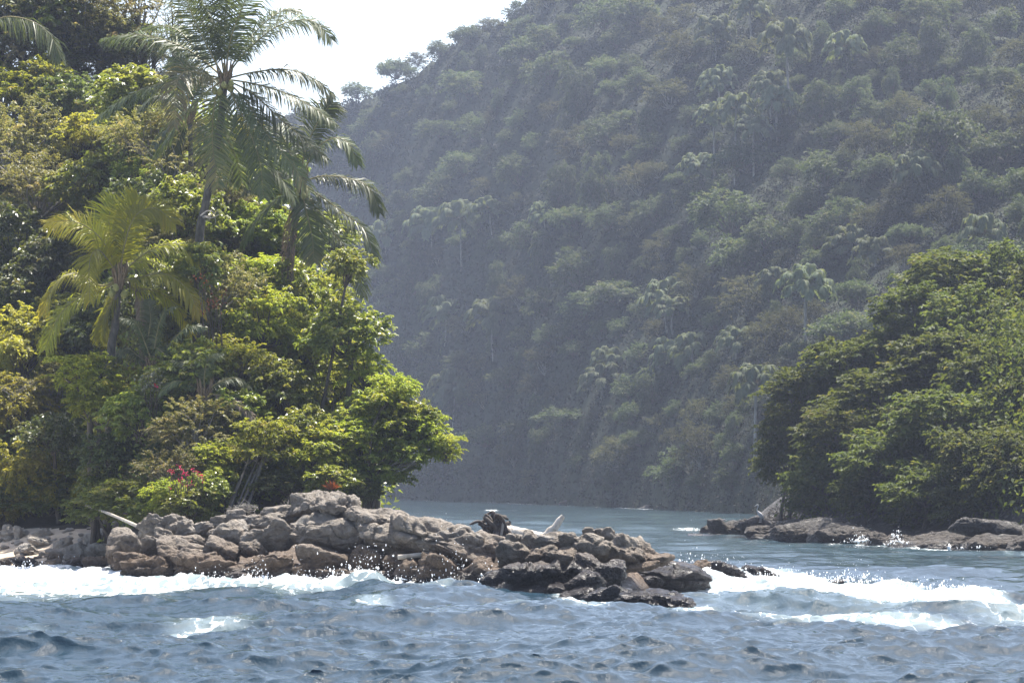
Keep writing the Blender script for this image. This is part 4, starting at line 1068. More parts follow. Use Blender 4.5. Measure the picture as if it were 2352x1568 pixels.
NT = [
 # upper back of the headland
 (50, 60, 130, 110, 115, 'olive', "tall olive brown tree filling the top corner behind the glossy frond"),
 (190, 60, 130, 110, 116, 'olive', "olive brown tree at the top, between the corner tree and the thin one"),
 (315, 20, 110, 90, 117, 'thin', "thin crowned tree with white sky showing through its twigs"),
 (400, 60, 70, 90, 118, 'thin', "wispy tree directly behind the tallest palm's upper fronds"),
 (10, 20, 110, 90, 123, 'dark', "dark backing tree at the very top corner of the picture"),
 (110, 110, 110, 80, 123, 'olive', "olive tree behind the glossy corner frond's tip"),
 (240, 90, 100, 80, 124, 'olive', "fine leaved olive tree at the top, inward of the long dark palm frond"),
 (120, 10, 110, 80, 125, 'broad', "green tree cut by the top edge near the corner"),
 (330, 120, 90, 70, 123, 'thin', "thin olive tree above the long dark palm frond"),
 (250, 165, 110, 70, 114, 'thin', "sparse olive tree under the long dark palm frond"),
 (70, 205, 95, 85, 111, 'lime', "bright yellow green crown under the glossy corner frond"),
 (185, 330, 95, 62, 109, 'yellow', "yellow green crown below and to the side of the brightest corner crown"),
 (30, 330, 110, 110, 110, 'olive', "dull brown olive tree under the brightest corner crown"),
 (180, 235, 100, 70, 112, 'dark', "dark leaved crown with a bare limb crossing it"),
 (310, 215, 100, 70, 113, 'broad', "green crown between the two long fronds of the tallest palm"),
 (330, 310, 100, 70, 110, 'olive', "pinkish olive tree beneath the lower long frond of the tallest palm"),
 (395, 385, 90, 80, 107, 'thin', "sparse tree with dry yellow sprays before the shaded palm"),
 (90, 440, 130, 95, 107, 'olive', "wide olive tree above the yellow frond of the short palm"),
 (225, 425, 95, 80, 106, 'broad', "glossy green tree above the short palm"),
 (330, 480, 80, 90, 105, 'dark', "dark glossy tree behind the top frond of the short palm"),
 (420, 500, 80, 95, 104, 'broad', "green tree around the trunk of the tallest palm"),
 (600, 420, 90, 80, 106, 'broad', "green crown half covered by the drooping fronds of the tallest palm"),
 (560, 330, 60, 60, 108, 'yellow', "yellow green crown glimpsed through the tallest palm's fronds"),
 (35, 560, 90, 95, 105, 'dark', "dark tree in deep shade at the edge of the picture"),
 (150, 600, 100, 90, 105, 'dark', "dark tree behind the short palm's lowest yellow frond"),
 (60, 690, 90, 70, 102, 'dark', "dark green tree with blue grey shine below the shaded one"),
 # middle
 (570, 530, 80, 60, 101, 'broad', "broad leaved crown beside the tallest palm's trunk"),
 (655, 560, 95, 62, 97, 'broad', "layered broad leaved tree reaching under the second palm"),
 (745, 545, 75, 60, 97, 'broad', "layered crown hanging out before the dark hill"),
 (800, 610, 44, 48, 97, 'broad', "outer drooping end of the layered broad leaved canopy"),
 (590, 630, 90, 50, 98, 'lime', "lime tree under the layered broad leaved crown"),
 (500, 660, 80, 90, 100, 'olive', "olive green tree with orange tinged twigs beside the short palm"),
 (440, 720, 70, 70, 99, 'broad', "green tree behind the drooping yellow tips of the short palm"),
 (610, 740, 85, 85, 97, 'lime', "lime feathery tree around a leaning grey trunk"),
 (730, 680, 80, 70, 98, 'lime', "bright lime crown right under the hanging canopy end"),
 (700, 780, 90, 80, 96, 'lime', "large soft lime tree in the middle of the slope"),
 (800, 770, 85, 75, 97, 'broad', "broad leaved crown bulging out before the hill"),
 (845, 850, 60, 60, 97, 'lime', "lime crown at the outer edge above the low branch"),
 (540, 830, 80, 70, 96, 'lime', "lime tree above the dry arching frond"),
 (760, 880, 100, 75, 95, 'lime', "broad lime crown above the lowest branches"),
 (650, 900, 90, 75, 95, 'broad', "green leafy tree beside the dry arching frond"),
 (900, 950, 90, 66, 94.5, 'lime', "lime tree spreading towards the channel"),
 (985, 990, 52, 55, 94, 'lime', "lime branch end hanging above the channel mouth"),
 (1020, 1030, 40, 42, 94, 'lime', "outermost lime branch tip over the water"),
 (930, 1040, 70, 46, 94, 'broad', "low green branch with bare twigs over the channel"),
 (830, 1020, 90, 70, 94, 'lime', "lime tree drooping to the topmost slab"),
 (905, 900, 56, 50, 94.5, 'lime', "lime crown in the notch above the spreading channel tree"),
 (945, 975, 60, 50, 94.2, 'broad', "broad leaved bough joining the spreading channel tree to the branch end"),
 (840, 1128, 46, 30, 92.8, 'dark', "dark low leaves hiding the foot of the channel trees"),
 (905, 1090, 50, 34, 93.8, 'broad', "dark hanging leaves under the low branch, closest to the channel water"),
 (850, 1085, 60, 44, 93.5, 'broad', "lowest dark green boughs behind the topmost slab"),
 (720, 1030, 90, 70, 93.5, 'lime', "yellow lime tree standing behind the rocks"),
 (600, 1015, 80, 66, 92.5, 'lime', "lime tree with several thin grey trunks above the middle rocks"),
 (760, 1100, 60, 38, 92, 'broad', "low bush beside the spiky red plant"),
 (660, 1110, 70, 36, 92.5, 'dark', "dark bush under the lime trees behind the middle rocks"),
 (455, 610, 70, 60, 100, 'broad', "glossy crown hiding the foot of the tallest palm's trunk"),
 (400, 580, 70, 70, 100, 'olive', "dull crown between the short palm's raised fronds and the tallest palm's trunk"),
 (530, 440, 70, 60, 104, 'olive', "olive crown behind the hanging fronds of the tallest palm"),
 (660, 690, 80, 80, 98, 'broad', "leafy crown under the layered broad leaved tree's shade"),
 (440, 860, 90, 80, 97, 'broad', "leafy tree behind the dead hanging frond"),
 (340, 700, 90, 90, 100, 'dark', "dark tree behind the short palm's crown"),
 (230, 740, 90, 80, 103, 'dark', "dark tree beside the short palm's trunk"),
 (130, 760, 90, 80, 103, 'broad', "shady tree below the short palm's lowest fronds"),
 (870, 960, 80, 60, 95, 'broad', "leafy bough between the lime canopy and the low branch"),
 (690, 1000, 80, 66, 94, 'broad', "leafy crown behind the yellow lime tree"),
 (580, 1080, 70, 50, 94, 'dark', "dark shrub behind the thin grey trunks"),
 (500, 1060, 60, 60, 93.5, 'broad', "green shrub at the back of the red flowers"),
 # lower left
 (50, 800, 95, 90, 96, 'yellow', "yellowish leafy tree at the edge below the dark trees"),
 (205, 860, 82, 62, 92, 'lime', "bright green tree under the short palm, upper tier of its crown"),
 (225, 935, 66, 62, 91.8, 'lime', "bright green tree with a stout dark trunk beside the beach bushes"),
 (45, 930, 85, 80, 94.5, 'yellow', "olive yellow bush with bare white twigs above it"),
 (120, 1000, 70, 60, 96, 'dark', "dark hollow leaved shrub behind the beach bushes"),
 (110, 1150, 80, 50, 104.5, 'broad', "low dark bush hanging over the top of the beach"),
 (230, 1165, 70, 40, 101, 'broad', "low bush at the inner corner of the beach"),
 (20, 1150, 60, 50, 104.5, 'yellow', "yellow green boughs trailing onto the beach corner"),
 (120, 900, 80, 70, 105, 'olive', "olive crown between the edge bush and the bright green tree"),
 (40, 1080, 88, 84, 94, 'yellow', "yellow green bush drooping to the beach corner"),
 (165, 1125, 90, 56, 94.5, 'broad', "dark green bush above the beach, crossed by the fallen trunk"),
 (240, 1130, 60, 50, 95.5, 'broad', "rounded bush between the pale split trunk and the spreading bush"),
 (350, 1165, 60, 36, 92.4, 'broad', "low bush hugging the shoulder rocks, under the spreading one"),
 (395, 1140, 58, 50, 91.0, 'lime', "light green bush under the red flowers' outer sprays"),
 (430, 1160, 54, 40, 90.4, 'broad', "low bush tucked behind the white topped boulder"),
 (520, 1110, 50, 50, 93.0, 'broad', "green bush behind the foot of the thin grey trunks"),
 (470, 1060, 60, 50, 92.8, 'lime', "light green shrub between the red flowers and the thin grey trunks"),
 (300, 1145, 90, 52, 93.4, 'broad', "spreading bush below the red flowers, above the shoulder rocks"),
 (330, 960, 90, 80, 95.5, 'broad', "tangled green shrub below the low bushy palm"),
 (440, 990, 90, 80, 95, 'olive', "dull green tangle beside the red flowers"),
 (390, 1080, 66, 56, 92.2, 'olive', "olive shrub under the red flowers"),
 (470, 1130, 58, 46, 91, 'broad', "green shrub just behind the shoulder rocks"),
 (250, 1040, 70, 60, 95, 'dark', "dark shrub round a pale split trunk"),
 (540, 960, 66, 60, 94.2, 'broad', "leafy green shrub below the dry arching frond"),
]
for px, py, rw, rh, d, kind, lab in NT:
    base = None; stems = 1; bk = BARK; tr = None
    if px < 780 and py < 1000:
        d2 = land_d(px, min(py + rh * 1.05 + 60, 1185))
        d = d2 - 0.4 if d2 else 131.5
    if px < 200: d = max(d, 103.6 + (px % 7) * .2)
    elif px < 262: d = 97.0 if 800 <= py < 1150 else max(d, 97.0)
    if 90 < px < 470 and 430 < py < 790: d = max(d, 99.9)
    if (px, py) == (455, 610): d = 99.2; rw = 56
    if (px, py) == (230, 1165): d = 96.0
    if px in (985, 1020, 930, 905, 945): base = (835, 93.0)
    if (px, py) == (900, 950): base = (815, 93.5)
    if (px, py) == (745, 545) or (px, py) == (800, 610): base = (700, d); tr = .07
    if (px, py) == (610, 740): base = (565, d); bk = GREY_BARK; tr = .1
    if (px, py) == (600, 1015): base = (520, 91.0); stems = 5; bk = GREY_BARK; tr = .075
    if (px, py) == (720, 1030): base = (618, 91.5); bk = GREY_BARK; tr = .06
    if (px, py) == (225, 935): base = (208, d); tr = .11
    if base == (835, 93.0): tr = .06
    low = "bush" in lab or "shrub" in lab or "tangle" in lab
    tree("shrub" if low else "tree", lab, kind, px, py, rw, rh, d, base, cat="shrub" if low else "tree", group="shrubs on the near headland" if low else "trees on the near headland", bark=bk, stems=stems, trunk_r=tr, bend=(base == (835, 93.0)))

# smaller crowns that close the slope between them
LREFS = [(516, 182, "the tallest palm's crown"), (470, 480, "the tallest palm's trunk"), (274, 640, "the short palm's crown"), (690, 420, "the second palm's crown"), (70, 205, "the brightest corner crown"), (332, 780, "the dead hanging frond"), (588, 960, "the dry arching frond"),
         (440, 1085, "the red flowers"), (767, 1140, "the topmost slab"), (520, 1120, "the thin grey trunks"), (205, 860, "the bright green tree"), (745, 545, "the hanging canopy end"), (1000, 1010, "the outermost lime branch"), (590, 740, "the leaning grey trunk"), (40, 1080, "the drooping beach corner bush"), (206, 1130, "the pale split trunk"), (850, 850, "the outer edge lime crown"), (30, 905, "the bare whitish twigs")]
LSH = {'lime': ["lime", "feathery lime"], 'broad': ["leafy green", "green"], 'olive': ["olive", "dull olive"], 'dark': ["dark", "dark green"], 'yellow': ["yellowish", "yellow green"]}
ltaken = set()
def lwhere(px, py, kind):
    for w_ in range(2):
        for r in sorted(LREFS, key=lambda r: (r[0] - px) ** 2 + (r[1] - py) ** 2)[:5]:
            dx, dy2 = px - r[0], py - r[1]
            dist = math.hypot(dx, dy2)
            far = "just" if dist < 80 else ("a little" if dist < 140 else "well")
            if abs(dy2) > 2.2 * abs(dx): rel = "above" if dy2 < 0 else "below"
            elif abs(dx) > 2.2 * abs(dy2): rel = "to the left of" if dx < 0 else "to the right of"
            else: rel = ("up and " if dy2 < 0 else "down and ") + ("left of" if dx < 0 else "right of")
            lab = f"{LSH[kind][w_]} shrub crown {far} {rel} {r[2]}"
            if lab not in ltaken:
                ltaken.add(lab)
                return lab
lr = random.Random(6)
pts = []
for _ in range(6000):
    px = lr.uniform(-40, 930); py = lr.uniform(70, 1140)
    if px > np.interp(py, [70, 250, 440, 520, 640, 760, 850, 950, 1040, 1140], [330, 480, 600, 690, 780, 800, 830, 880, 900, 800]): continue
    if any((px - a) ** 2 + (py - b) ** 2 < 54 ** 2 for a, b in pts): continue
    if (px - 274) ** 2 + (py - 640) ** 2 < 60 ** 2 or (abs(px - 470) < 30 and 380 < py < 550): continue
    if py > 1085 and px > 480: continue
    rw = lr.uniform(40, 58); rh = rw * lr.uniform(.7, .9)
    d = land_d(px, min(py + rh * .7 + 14, 1180))
    if d is None:
        if px > 430: continue
        d = 131.8
    d -= .3
    if px < 200: d = max(d, 103.6)
    elif px < 262: d = max(d, 98.0)
    if 90 < px < 470 and 430 < py < 800: d = max(d, 100.0)
    if px > 600 and py > 950: d = max(d, 92.5)
    kind = lr.choices(['lime', 'broad', 'olive', 'dark', 'yellow'], [(.4 if px < 380 else 3) + py * .0012, 3, (4 if py < 330 else 2.2) if py < 650 else .8, 1.0 if px < 420 else .3, (2 if px < 300 else .6) * (1 if py > 420 else .15)])[0]
    lab = lwhere(px, py, kind)
    if lab is None: continue
    pts.append((px, py))
    tree("shrub", lab, kind, px, py, rw, rh, d, cat="shrub", group="shrubs closing the headland slope")
print("slope shrubs", len(pts))

# ground cover under the headland trees
g = np.random.default_rng(77)
n = 9000
px = g.uniform(-250, 850, n); yy = g.uniform(92.5, 134, n)
keep = ~((px < 300) & (yy < 105)) & ~((px > 560) & (yy < 94.5))
px, yy = px[keep], yy[keep]; n = len(px)
xx = (px - CX) / F * yy
zz = head_z(xx, yy)
k = 16
q = np.repeat(np.stack([xx, yy, zz + .3], -1), k, 0) + g.normal(size=(n * k, 3)) * np.array([.45, .45, .5])
D = g.normal(size=(n * k, 3)) + np.array([0, -.3, .2]); S = np.cross(D, g.normal(size=(n * k, 3)))
LL = g.uniform(.14, .28, n * k)
mb = MB()
leaves(mb, q, D, S, LL, LL * .5, np.clip(np.repeat(g.uniform(.1, .8, n), k) + .1 * g.normal(size=n * k), 0, 1))
tag(link("undergrowth", mb.mesh("undergrowth", LEAF['broad'])), "low leafy undergrowth covering the headland between the trees", "undergrowth", kind="stuff")

# red flowering shrub, single red bloom among pale leaves, spiky red plant, rust coloured leaves
def sprig(name, label, cat, pts, mat, d, L, W_, per=10, sig=.06, group=None, stem=None, seed=0):
    g = np.random.default_rng(seed)
    c0 = P3(pts[0][0], pts[0][1], d)
    bx, bd = stem if stem else (pts[0][0], d)
    gzv = gz(X(bx, bd), bd)
    base = np.array([X(bx, bd), bd, gzv])
    root = link(name, None, loc=base); tag(root, label, cat, group)
    mb = MB(); mt = MB()
    for (a, b) in pts:
        c = P3(a, b, d) - base + np.array([0, g.uniform(-.25, .25), 0])
        tube(mt, catmull([(0, 0, 0), c * .55 + g.normal(size=3) * .12, c], 8), np.linspace(.025, .008, 8), 5)
        p = c + g.normal(size=(per, 3)) * sig
        D = g.normal(size=(per, 3)) + np.array([0, -.4, .3]); S = np.cross(D, g.normal(size=(per, 3)))
        leaves(mb, p, D, S, L * g.uniform(.7, 1.2, per), W_, g.uniform(.1, .9, per))
    link("stems", mt.mesh("stems", BARK), root)
    link("blossoms" if mat == 'red' else "leaves", mb.mesh("blossoms", LEAF[mat]), root)
    return root
sprig("flowering_shrub", "red flowering shrub scattered with crimson blossom on the slope above the shoulder rocks", "shrub",
      [(442, 1076), (448, 1080), (454, 1084), (458, 1090), (462, 1094), (466, 1099), (424, 1084), (430, 1086), (428, 1090), (398, 1082), (392, 1083), (412, 1094), (416, 1076), (412, 1106), (420, 1101), (430, 1114), (390, 1120), (414, 1070), (438, 1110)], 'red', 90.0, .055, .04, 6, .04, stem=(425, 91.0), seed=4)
sprig("flowering_shrub", "small plant with a single crimson bloom among silvery leaves below the dead hanging frond", "shrub", [(356, 883), (359, 884)], 'red', 95.0, .06, .05, 9, .035, stem=(350, 96), seed=5)
sprig("silvery_shrub", "silvery leaved shrub holding pale leaves round the single crimson bloom", "shrub", [(325, 880), (340, 868), (355, 870), (370, 880), (345, 890), (366, 894), (330, 895), (352, 862), (375, 890)], 'pale', 95.2, .13, .07, 22, .14, stem=(348, 96.2), seed=6)
sprig("rust_leaved_shrub", "rust orange leaved shrub beside the yellow frond tips of the short palm", "shrub", [(485, 690), (500, 684), (512, 678), (495, 700), (478, 708), (452, 640), (462, 628), (470, 650), (505, 700)], 'rust', 96.5, .11, .05, 10, .12, stem=(490, 98), seed=7)
mb = MB(); g = np.random.default_rng(3)
n = 34
a = g.uniform(-1.3, 1.3, n)
D = np.stack([np.sin(a), g.uniform(-.6, .6, n), np.cos(a) * .8 + .15], -1)
leaves(mb, np.zeros((n, 3)), D, np.cross(D, [0, 1, .2]), g.uniform(.2, .42, n), .05, g.uniform(0, .5, n), 0, droop=.1)
c = P3(762, 1124, 91)
tag(link("spiky_plant", mb.mesh("spiky_plant", LEAF['rust']), loc=c), "spiky reddish plant growing behind the topmost slab", "plant")
# bare pale twigs
def twigs(name, label, px, py, d, w, h, n, mat, r=.02, seed=0, cat="branch", gfun=None, dirx=0.0):
    g = np.random.default_rng(seed); mb = MB(); s = d / F
    for k in range(n):
        e = np.array([(g.uniform(-1, 1) + dirx) * w * s, g.uniform(-.5, .5), g.uniform(.1, 1) * h * s])
        st = np.array([g.uniform(-.15, .15) * w * s, 0, g.uniform(-.1, .1) * h * s])
        pth = catmull([st, st * .5 + e * .5 + g.normal(size=3) * .18 * w * s, e], 9)
        tube(mb, pth, np.linspace(r, r * .3, 9), 5)
        for q in range(2):
            i = g.integers(3, 7); e2 = pth[i] + g.normal(size=3) * .3 * w * s
            tube(mb, [pth[i], (pth[i] + e2) / 2 + .02, e2], np.linspace(r * .5, r * .2, 3), 4)
    o = link(name, mb.mesh(name, mat), loc=P3(px, py, d)); tag(o, label, cat); return o
twigs("bare_branch", "spray of bare whitish twigs above the olive yellow bush", 30, 905, 92.6, 60, 40, 9, GREY_BARK, .008, 3)
twigs("bare_branch", "dry bare twigs on the ledge beside the topmost slab", 668, 1176, 87.5, 30, 30, 22, PALE_BARK, .009, 4)
twigs("bare_branch", "bare pale twigs reaching into the low green branch over the channel", 900, 1075, 93.2, 60, 40, 7, PALE_BARK, .02, 5, dirx=.6)
twigs("bare_branch", "curved pale branch end hooked beside the tallest palm's trunk", 462, 498, 94.5, 34, 20, 3, PALE_BARK, .03, 6, dirx=.9)
twigs("dead_branches", "heap of dead grey twigs on the islet slab behind the heron", 1800, 1196, 150, 70, 40, 40, ROOT, .025, 7)
twigs("dead_branches", "dry broken branches lying at the foot of the grey tree trunks", 560, 1172, 90, 44, 16, 22, PALE_BARK, .02, 8)

# ------------------------------------------------------------------ driftwood, poles, heron, white float
def plain(name, mbx, mat, loc, label, cat, parent=None):
    o = link(name, mbx.mesh(name, mat), parent, loc)
    if label: tag(o, label, cat)
    return o
dd = 84.0
b0 = P3(1150, 1232, dd)
drift = link("driftwood_tree", None, loc=b0)
tag(drift, "bleached driftwood tree with upturned black roots stranded on the point", "driftwood")
L_ = lambda px, py, yo=0.0: P3(px, py, dd + yo) - b0
mb = MB()
tube(mb, catmull([L_(1150, 1222), L_(1185, 1226, .1), L_(1225, 1234, .3), L_(1262, 1240, .5)], 26), np.linspace(.24, .15, 26), 14, wob=.14, seed=4)
link("trunk", mb.mesh("trunk", DRIFT), drift)
mb = MB()
tube(mb, catmull([L_(1232, 1238, .35), L_(1256, 1228, .4), L_(1272, 1212, .4), L_(1284, 1196, .4), L_(1294, 1184, .4)], 22), np.r_[np.linspace(.1, .12, 6), np.linspace(.125, .075, 16)], 10, wob=.22, seed=9)
tube(mb, catmull([L_(1258, 1228, .4), L_(1240, 1230, .3), L_(1222, 1233, .3)], 8), np.linspace(.08, .03, 8), 7, wob=.2)
tube(mb, catmull([L_(1270, 1214, .4), L_(1276, 1216, .3), L_(1281, 1214, .3)], 6), np.linspace(.04, .012, 6), 6)
link("branch", mb.mesh("branch", DRIFT), drift)
g = np.random.default_rng(21)
mb = MB()
for k in range(34):
    a = g.uniform(0, 2 * np.pi); r = g.uniform(.25, .62)
    e = L_(1138, 1220) + np.array([math.cos(a) * r * .9, g.uniform(-.5, .15), math.sin(a) * r])
    s0 = L_(1146, 1222) + g.normal(size=3) * .1
    tube(mb, catmull([s0, s0 * .5 + e * .5 + g.normal(size=3) * .13, e, e + g.normal(size=3) * .12], 12), np.linspace(.1, .026, 12), 7, wob=.4, seed=k)
for px0, py0, px1, py1, r in [(1140, 1214, 1148, 1190, .06), (1146, 1192, 1164, 1188, .06), (1120, 1222, 1104, 1206, .05), (1112, 1226, 1101, 1200, .035), (1150, 1206, 1166, 1202, .03), (1162, 1210, 1164, 1196, .015), (1120, 1208, 1146, 1206, .07)]:
    a0, a1 = L_(px0, py0, -.15), L_(px1, py1, -.15)
    tube(mb, catmull([a0, (a0 + a1) / 2 + g.normal(size=3) * .04, a1], 9), np.linspace(r * 1.2, r * .6, 9), 7, wob=.35, seed=3)
o = link("roots", mb.mesh("roots", ROOT), drift); o["label"] = "black gnarled root plate"
mb = MB()
for px0, py0, px1, py1, r in [(1153, 1258, 1156, 1200, .045), (1150, 1256, 1172, 1228, .04), (1148, 1252, 1160, 1240, .035)]:
    a0, a1 = L_(px0, py0, -.5), L_(px1, py1, -.45)
    tube(mb, catmull([a0, (a0 + a1) / 2 + g.normal(size=3) * .05, a1], 10), np.linspace(r * 1.2, r * .7, 10), 7, wob=.3, seed=5)
o = link("bleached_roots", mb.mesh("bleached_roots", PALE_BARK), drift); o["label"] = "pale grey roots standing before the black ones"

a0, a1 = P3(914, 1279, 78.4), P3(1130, 1264, 78.9)
mb = MB(); tube(mb, catmull([np.zeros(3), (a1 - a0) * .5 + np.array([0, 0, .03]), a1 - a0], 16), np.linspace(.075, .04, 16), 9, wob=.08)
plain("fallen_pole", mb, POLE, a0, "thin grey pole lying nearly level across the ochre rocks", "pole")
a0, a1 = P3(334, 1216, 86.6), P3(168, 1150, 98.0)
mb = MB(); tube(mb, catmull([np.zeros(3), (a1 - a0) * .5 + np.array([0, 0, .05]), a1 - a0], 18), np.linspace(.06, .03, 18), 9, wob=.12)
plain("fallen_log", mb, POLE, a0, "long slim fallen log slanting from the bushes to the shoulder boulders", "log")
mb = MB()
s = P3(206, 1150, 101.0)
tube(mb, catmull([(0, 0, -.6), (.05, 0, .1), (.08, 0, .7), (.02, .1, 1.3)], 12), np.linspace(.13, .08, 12), 8, wob=.35)
tube(mb, catmull([(-.2, -.05, -.5), (-.05, 0, .0), (.06, 0, .5)], 8), np.linspace(.07, .05, 8), 7, wob=.35)
plain("split_stump", mb, PALE_BARK, s, "pale split trunk standing among dark shrubs above the beach", "stump")

# heron: one continuous body on two legs
hd = 144.5
hb = P3(1748, 1196, hd)
HL = lambda px, py: P3(px, py, hd) - hb
b_ = bmesh.new()
sp = [HL(1733, 1162.5), HL(1736, 1160.2), HL(1738.8, 1159), HL(1741, 1160), HL(1741, 1163.5), HL(1739, 1168), HL(1739, 1172.5), HL(1742, 1176.5), HL(1746, 1181), HL(1750, 1186), HL(1755, 1191)]
rd = [.004, .014, .034, .036, .026, .026, .032, .075, .105, .085, .02]
mb = MB(); tube(mb, catmull(sp, 44), np.interp(np.linspace(0, 1, 44), np.linspace(0, 1, len(rd)), rd), 12)
for sx in (-.03, .03):
    p0 = HL(1747, 1184); tube(mb, catmull([p0 + np.array([sx, 0, 0]), HL(1747.5, 1190) + np.array([sx, .02, 0]), HL(1746.5, 1199) + np.array([sx, 0, 0])], 8), np.linspace(.02, .01, 8), 6)
    f0 = HL(1746.5, 1198.5) + np.array([sx, 0, 0])
    for tx, ty in ((-.06, -.03), (-.03, -.06), (.04, .01)):
        tube(mb, [f0, f0 + np.array([tx, ty, -.01])], [.008, .005], 5)
b_.free()
HER = bark_mat("heron_plumage", (0.3, 0.31, 0.34), (0.5, 0.5, 0.52), 8.0, 0.7)
plain("heron", mb, HER, hb, "grey heron standing upright with its neck in an S on the islet rock", "bird")

# ------------------------------------------------------------------ islet trees
IT = [
 (2190, 640, 115, 70, 152, "crown at the top of the islet, highest of all its trees"), (2300, 655, 100, 76, 152, "high crown of the islet at the edge of the picture"),
 (2110, 720, 92, 62, 150, "crown stepping down from the highest islet tree towards the channel"), (2225, 745, 120, 70, 146, "broad crown directly below the highest islet tree"),
 (2340, 775, 90, 80, 144, "crown below the high one at the edge of the islet"), (2030, 800, 90, 56, 150, "crown on the skyline of the islet half way down to the channel"),
 (1935, 850, 92, 62, 149, "rounded crown above the islet's channel side, third step of the skyline"), (2140, 850, 110, 70, 142, "sunlit crown in the centre of the islet"),
 (2270, 880, 110, 74, 138, "wide sunlit crown in the centre of the islet's outer half"), (1850, 905, 74, 56, 149, "crown nearest the channel with a lit top"),
 (2040, 920, 110, 66, 141, "crown with pale twigs showing, centre of the channel half of the islet"), (2350, 960, 90, 80, 133, "shady crown low at the picture edge"),
 (1815, 985, 70, 66, 149, "dark crown overhanging the water nearest the heron"), (1920, 990, 90, 64, 143, "dark green crown beneath the rounded one"),
 (2170, 975, 110, 70, 134, "half lit crown under the sunlit centre one"), (1800, 1075, 62, 56, 149, "dark lower boughs straight above the heron"),
 (1900, 1085, 90, 66, 143, "dark crown above the tilted slab"), (2030, 1040, 100, 72, 136, "shaded crown above the layered rock"),
 (2250, 1060, 110, 74, 129, "shaded crown above the grey boulder"), (2130, 1110, 100, 70, 131, "shaded crown above the long ledge"),
 (1990, 1140, 80, 52, 137, "lowest dark foliage over the tilted slab's top"), (2340, 1100, 90, 84, 126, "dark foliage above the broad ledge at the edge"),
 (2230, 1160, 90, 46, 128, "low dark foliage right behind the grey boulder"), (1860, 1150, 60, 40, 146, "low dark foliage by the heap of dead twigs"), (2100, 1180, 80, 36, 133, "lowest dark foliage behind the long ledge"),
 (2310, 800, 100, 70, 143, "crown filling the islet's edge under the two high ones"), (2210, 830, 90, 60, 141, "small lit crown tucked between the two centre crowns"), (2330, 870, 80, 70, 138, "lit crown at the picture edge half way up the islet"), (2090, 990, 90, 60, 138, "shaded crown between the pale twigged one and the half lit one"),
 (2420, 700, 100, 100, 146, "crown cut by the picture edge high on the islet"), (2440, 900, 100, 100, 134, "crown cut by the picture edge in the middle of the islet"), 
]
gi = lambda x, y: float(islet_z(np.array([CX + F * x / y]), np.array([y]))[0])
for px, py, rw, rh, d, lab in IT:
    tree("islet_tree", lab, 'islet', px, py, rw * 1.06, rh * 1.1, d, (px + rt.uniform(-20, 20), d + .5), group="trees of the islet", gfun=gi)

g = np.random.default_rng(78)
n = 5200
px = g.uniform(1840, 2700, n); yy = d_islet(px) + g.uniform(10, 42, n)
xx = (px - CX) / F * yy; zz = islet_z(px, yy)
ok = zz > .5 + .5 * g.random(n)
px, yy, xx, zz = px[ok], yy[ok], xx[ok], zz[ok]; n = len(px); k = 14
q = np.repeat(np.stack([xx, yy, zz + .4], -1), k, 0) + g.normal(size=(n * k, 3)) * np.array([.6, .6, .6])
D = g.normal(size=(n * k, 3)) + np.array([0, -.3, .2]); S = np.cross(D, g.normal(size=(n * k, 3)))
LL = g.uniform(.18, .36, n * k)
mb = MB()
leaves(mb, q, D, S, LL, LL * .5, np.clip(np.repeat(g.uniform(.1, .8, n), k) + .1 * g.normal(size=n * k), 0, 1))
tag(link("undergrowth", mb.mesh("islet_undergrowth", LEAF['islet'])), "dark leafy undergrowth covering the islet beneath its trees", "undergrowth", kind="stuff")

# ------------------------------------------------------------------ the far hill: palms, trees, ground cover
def hill_palm_crown(k):
    key = ('hp', k)
    if key not in LIB:
        g = random.Random(50 + k); mb = MB()
        nfr = 22
        for i in range(nfr):
            a = i * 2.4 + g.uniform(-.3, .3)
            el = 1.25 - 1.75 * (i / nfr) + g.uniform(-.15, .15)
            Ln = g.uniform(.85, 1.1)
            dx, dy_ = math.cos(a), math.sin(a)
            p1 = np.array([dx * math.cos(el) * .5, dy_ * math.cos(el) * .5, math.sin(el) * .5]) * Ln
            p2 = np.array([dx * (math.cos(el) * .82 + .1), dy_ * (math.cos(el) * .82 + .1), math.sin(el) * .72 - .05]) * Ln
            p3 = np.array([dx * (math.cos(el) * .9 + .2), dy_ * (math.cos(el) * .9 + .2), math.sin(el) * .62 - .38]) * Ln
            frond_into(mb, [(0, 0, 0), p1, p2, p3], 26, .36, .075, 1.1, (dx * -.3, dy_ * -.3, 1), g.uniform(.2, .6), seed=i, r0=.015, start=.12, ml=0, mr=1)
        LIB[key] = mb.mesh("palm_crown", [LEAF['hillpalm'], RACHIS])
    return LIB[key]
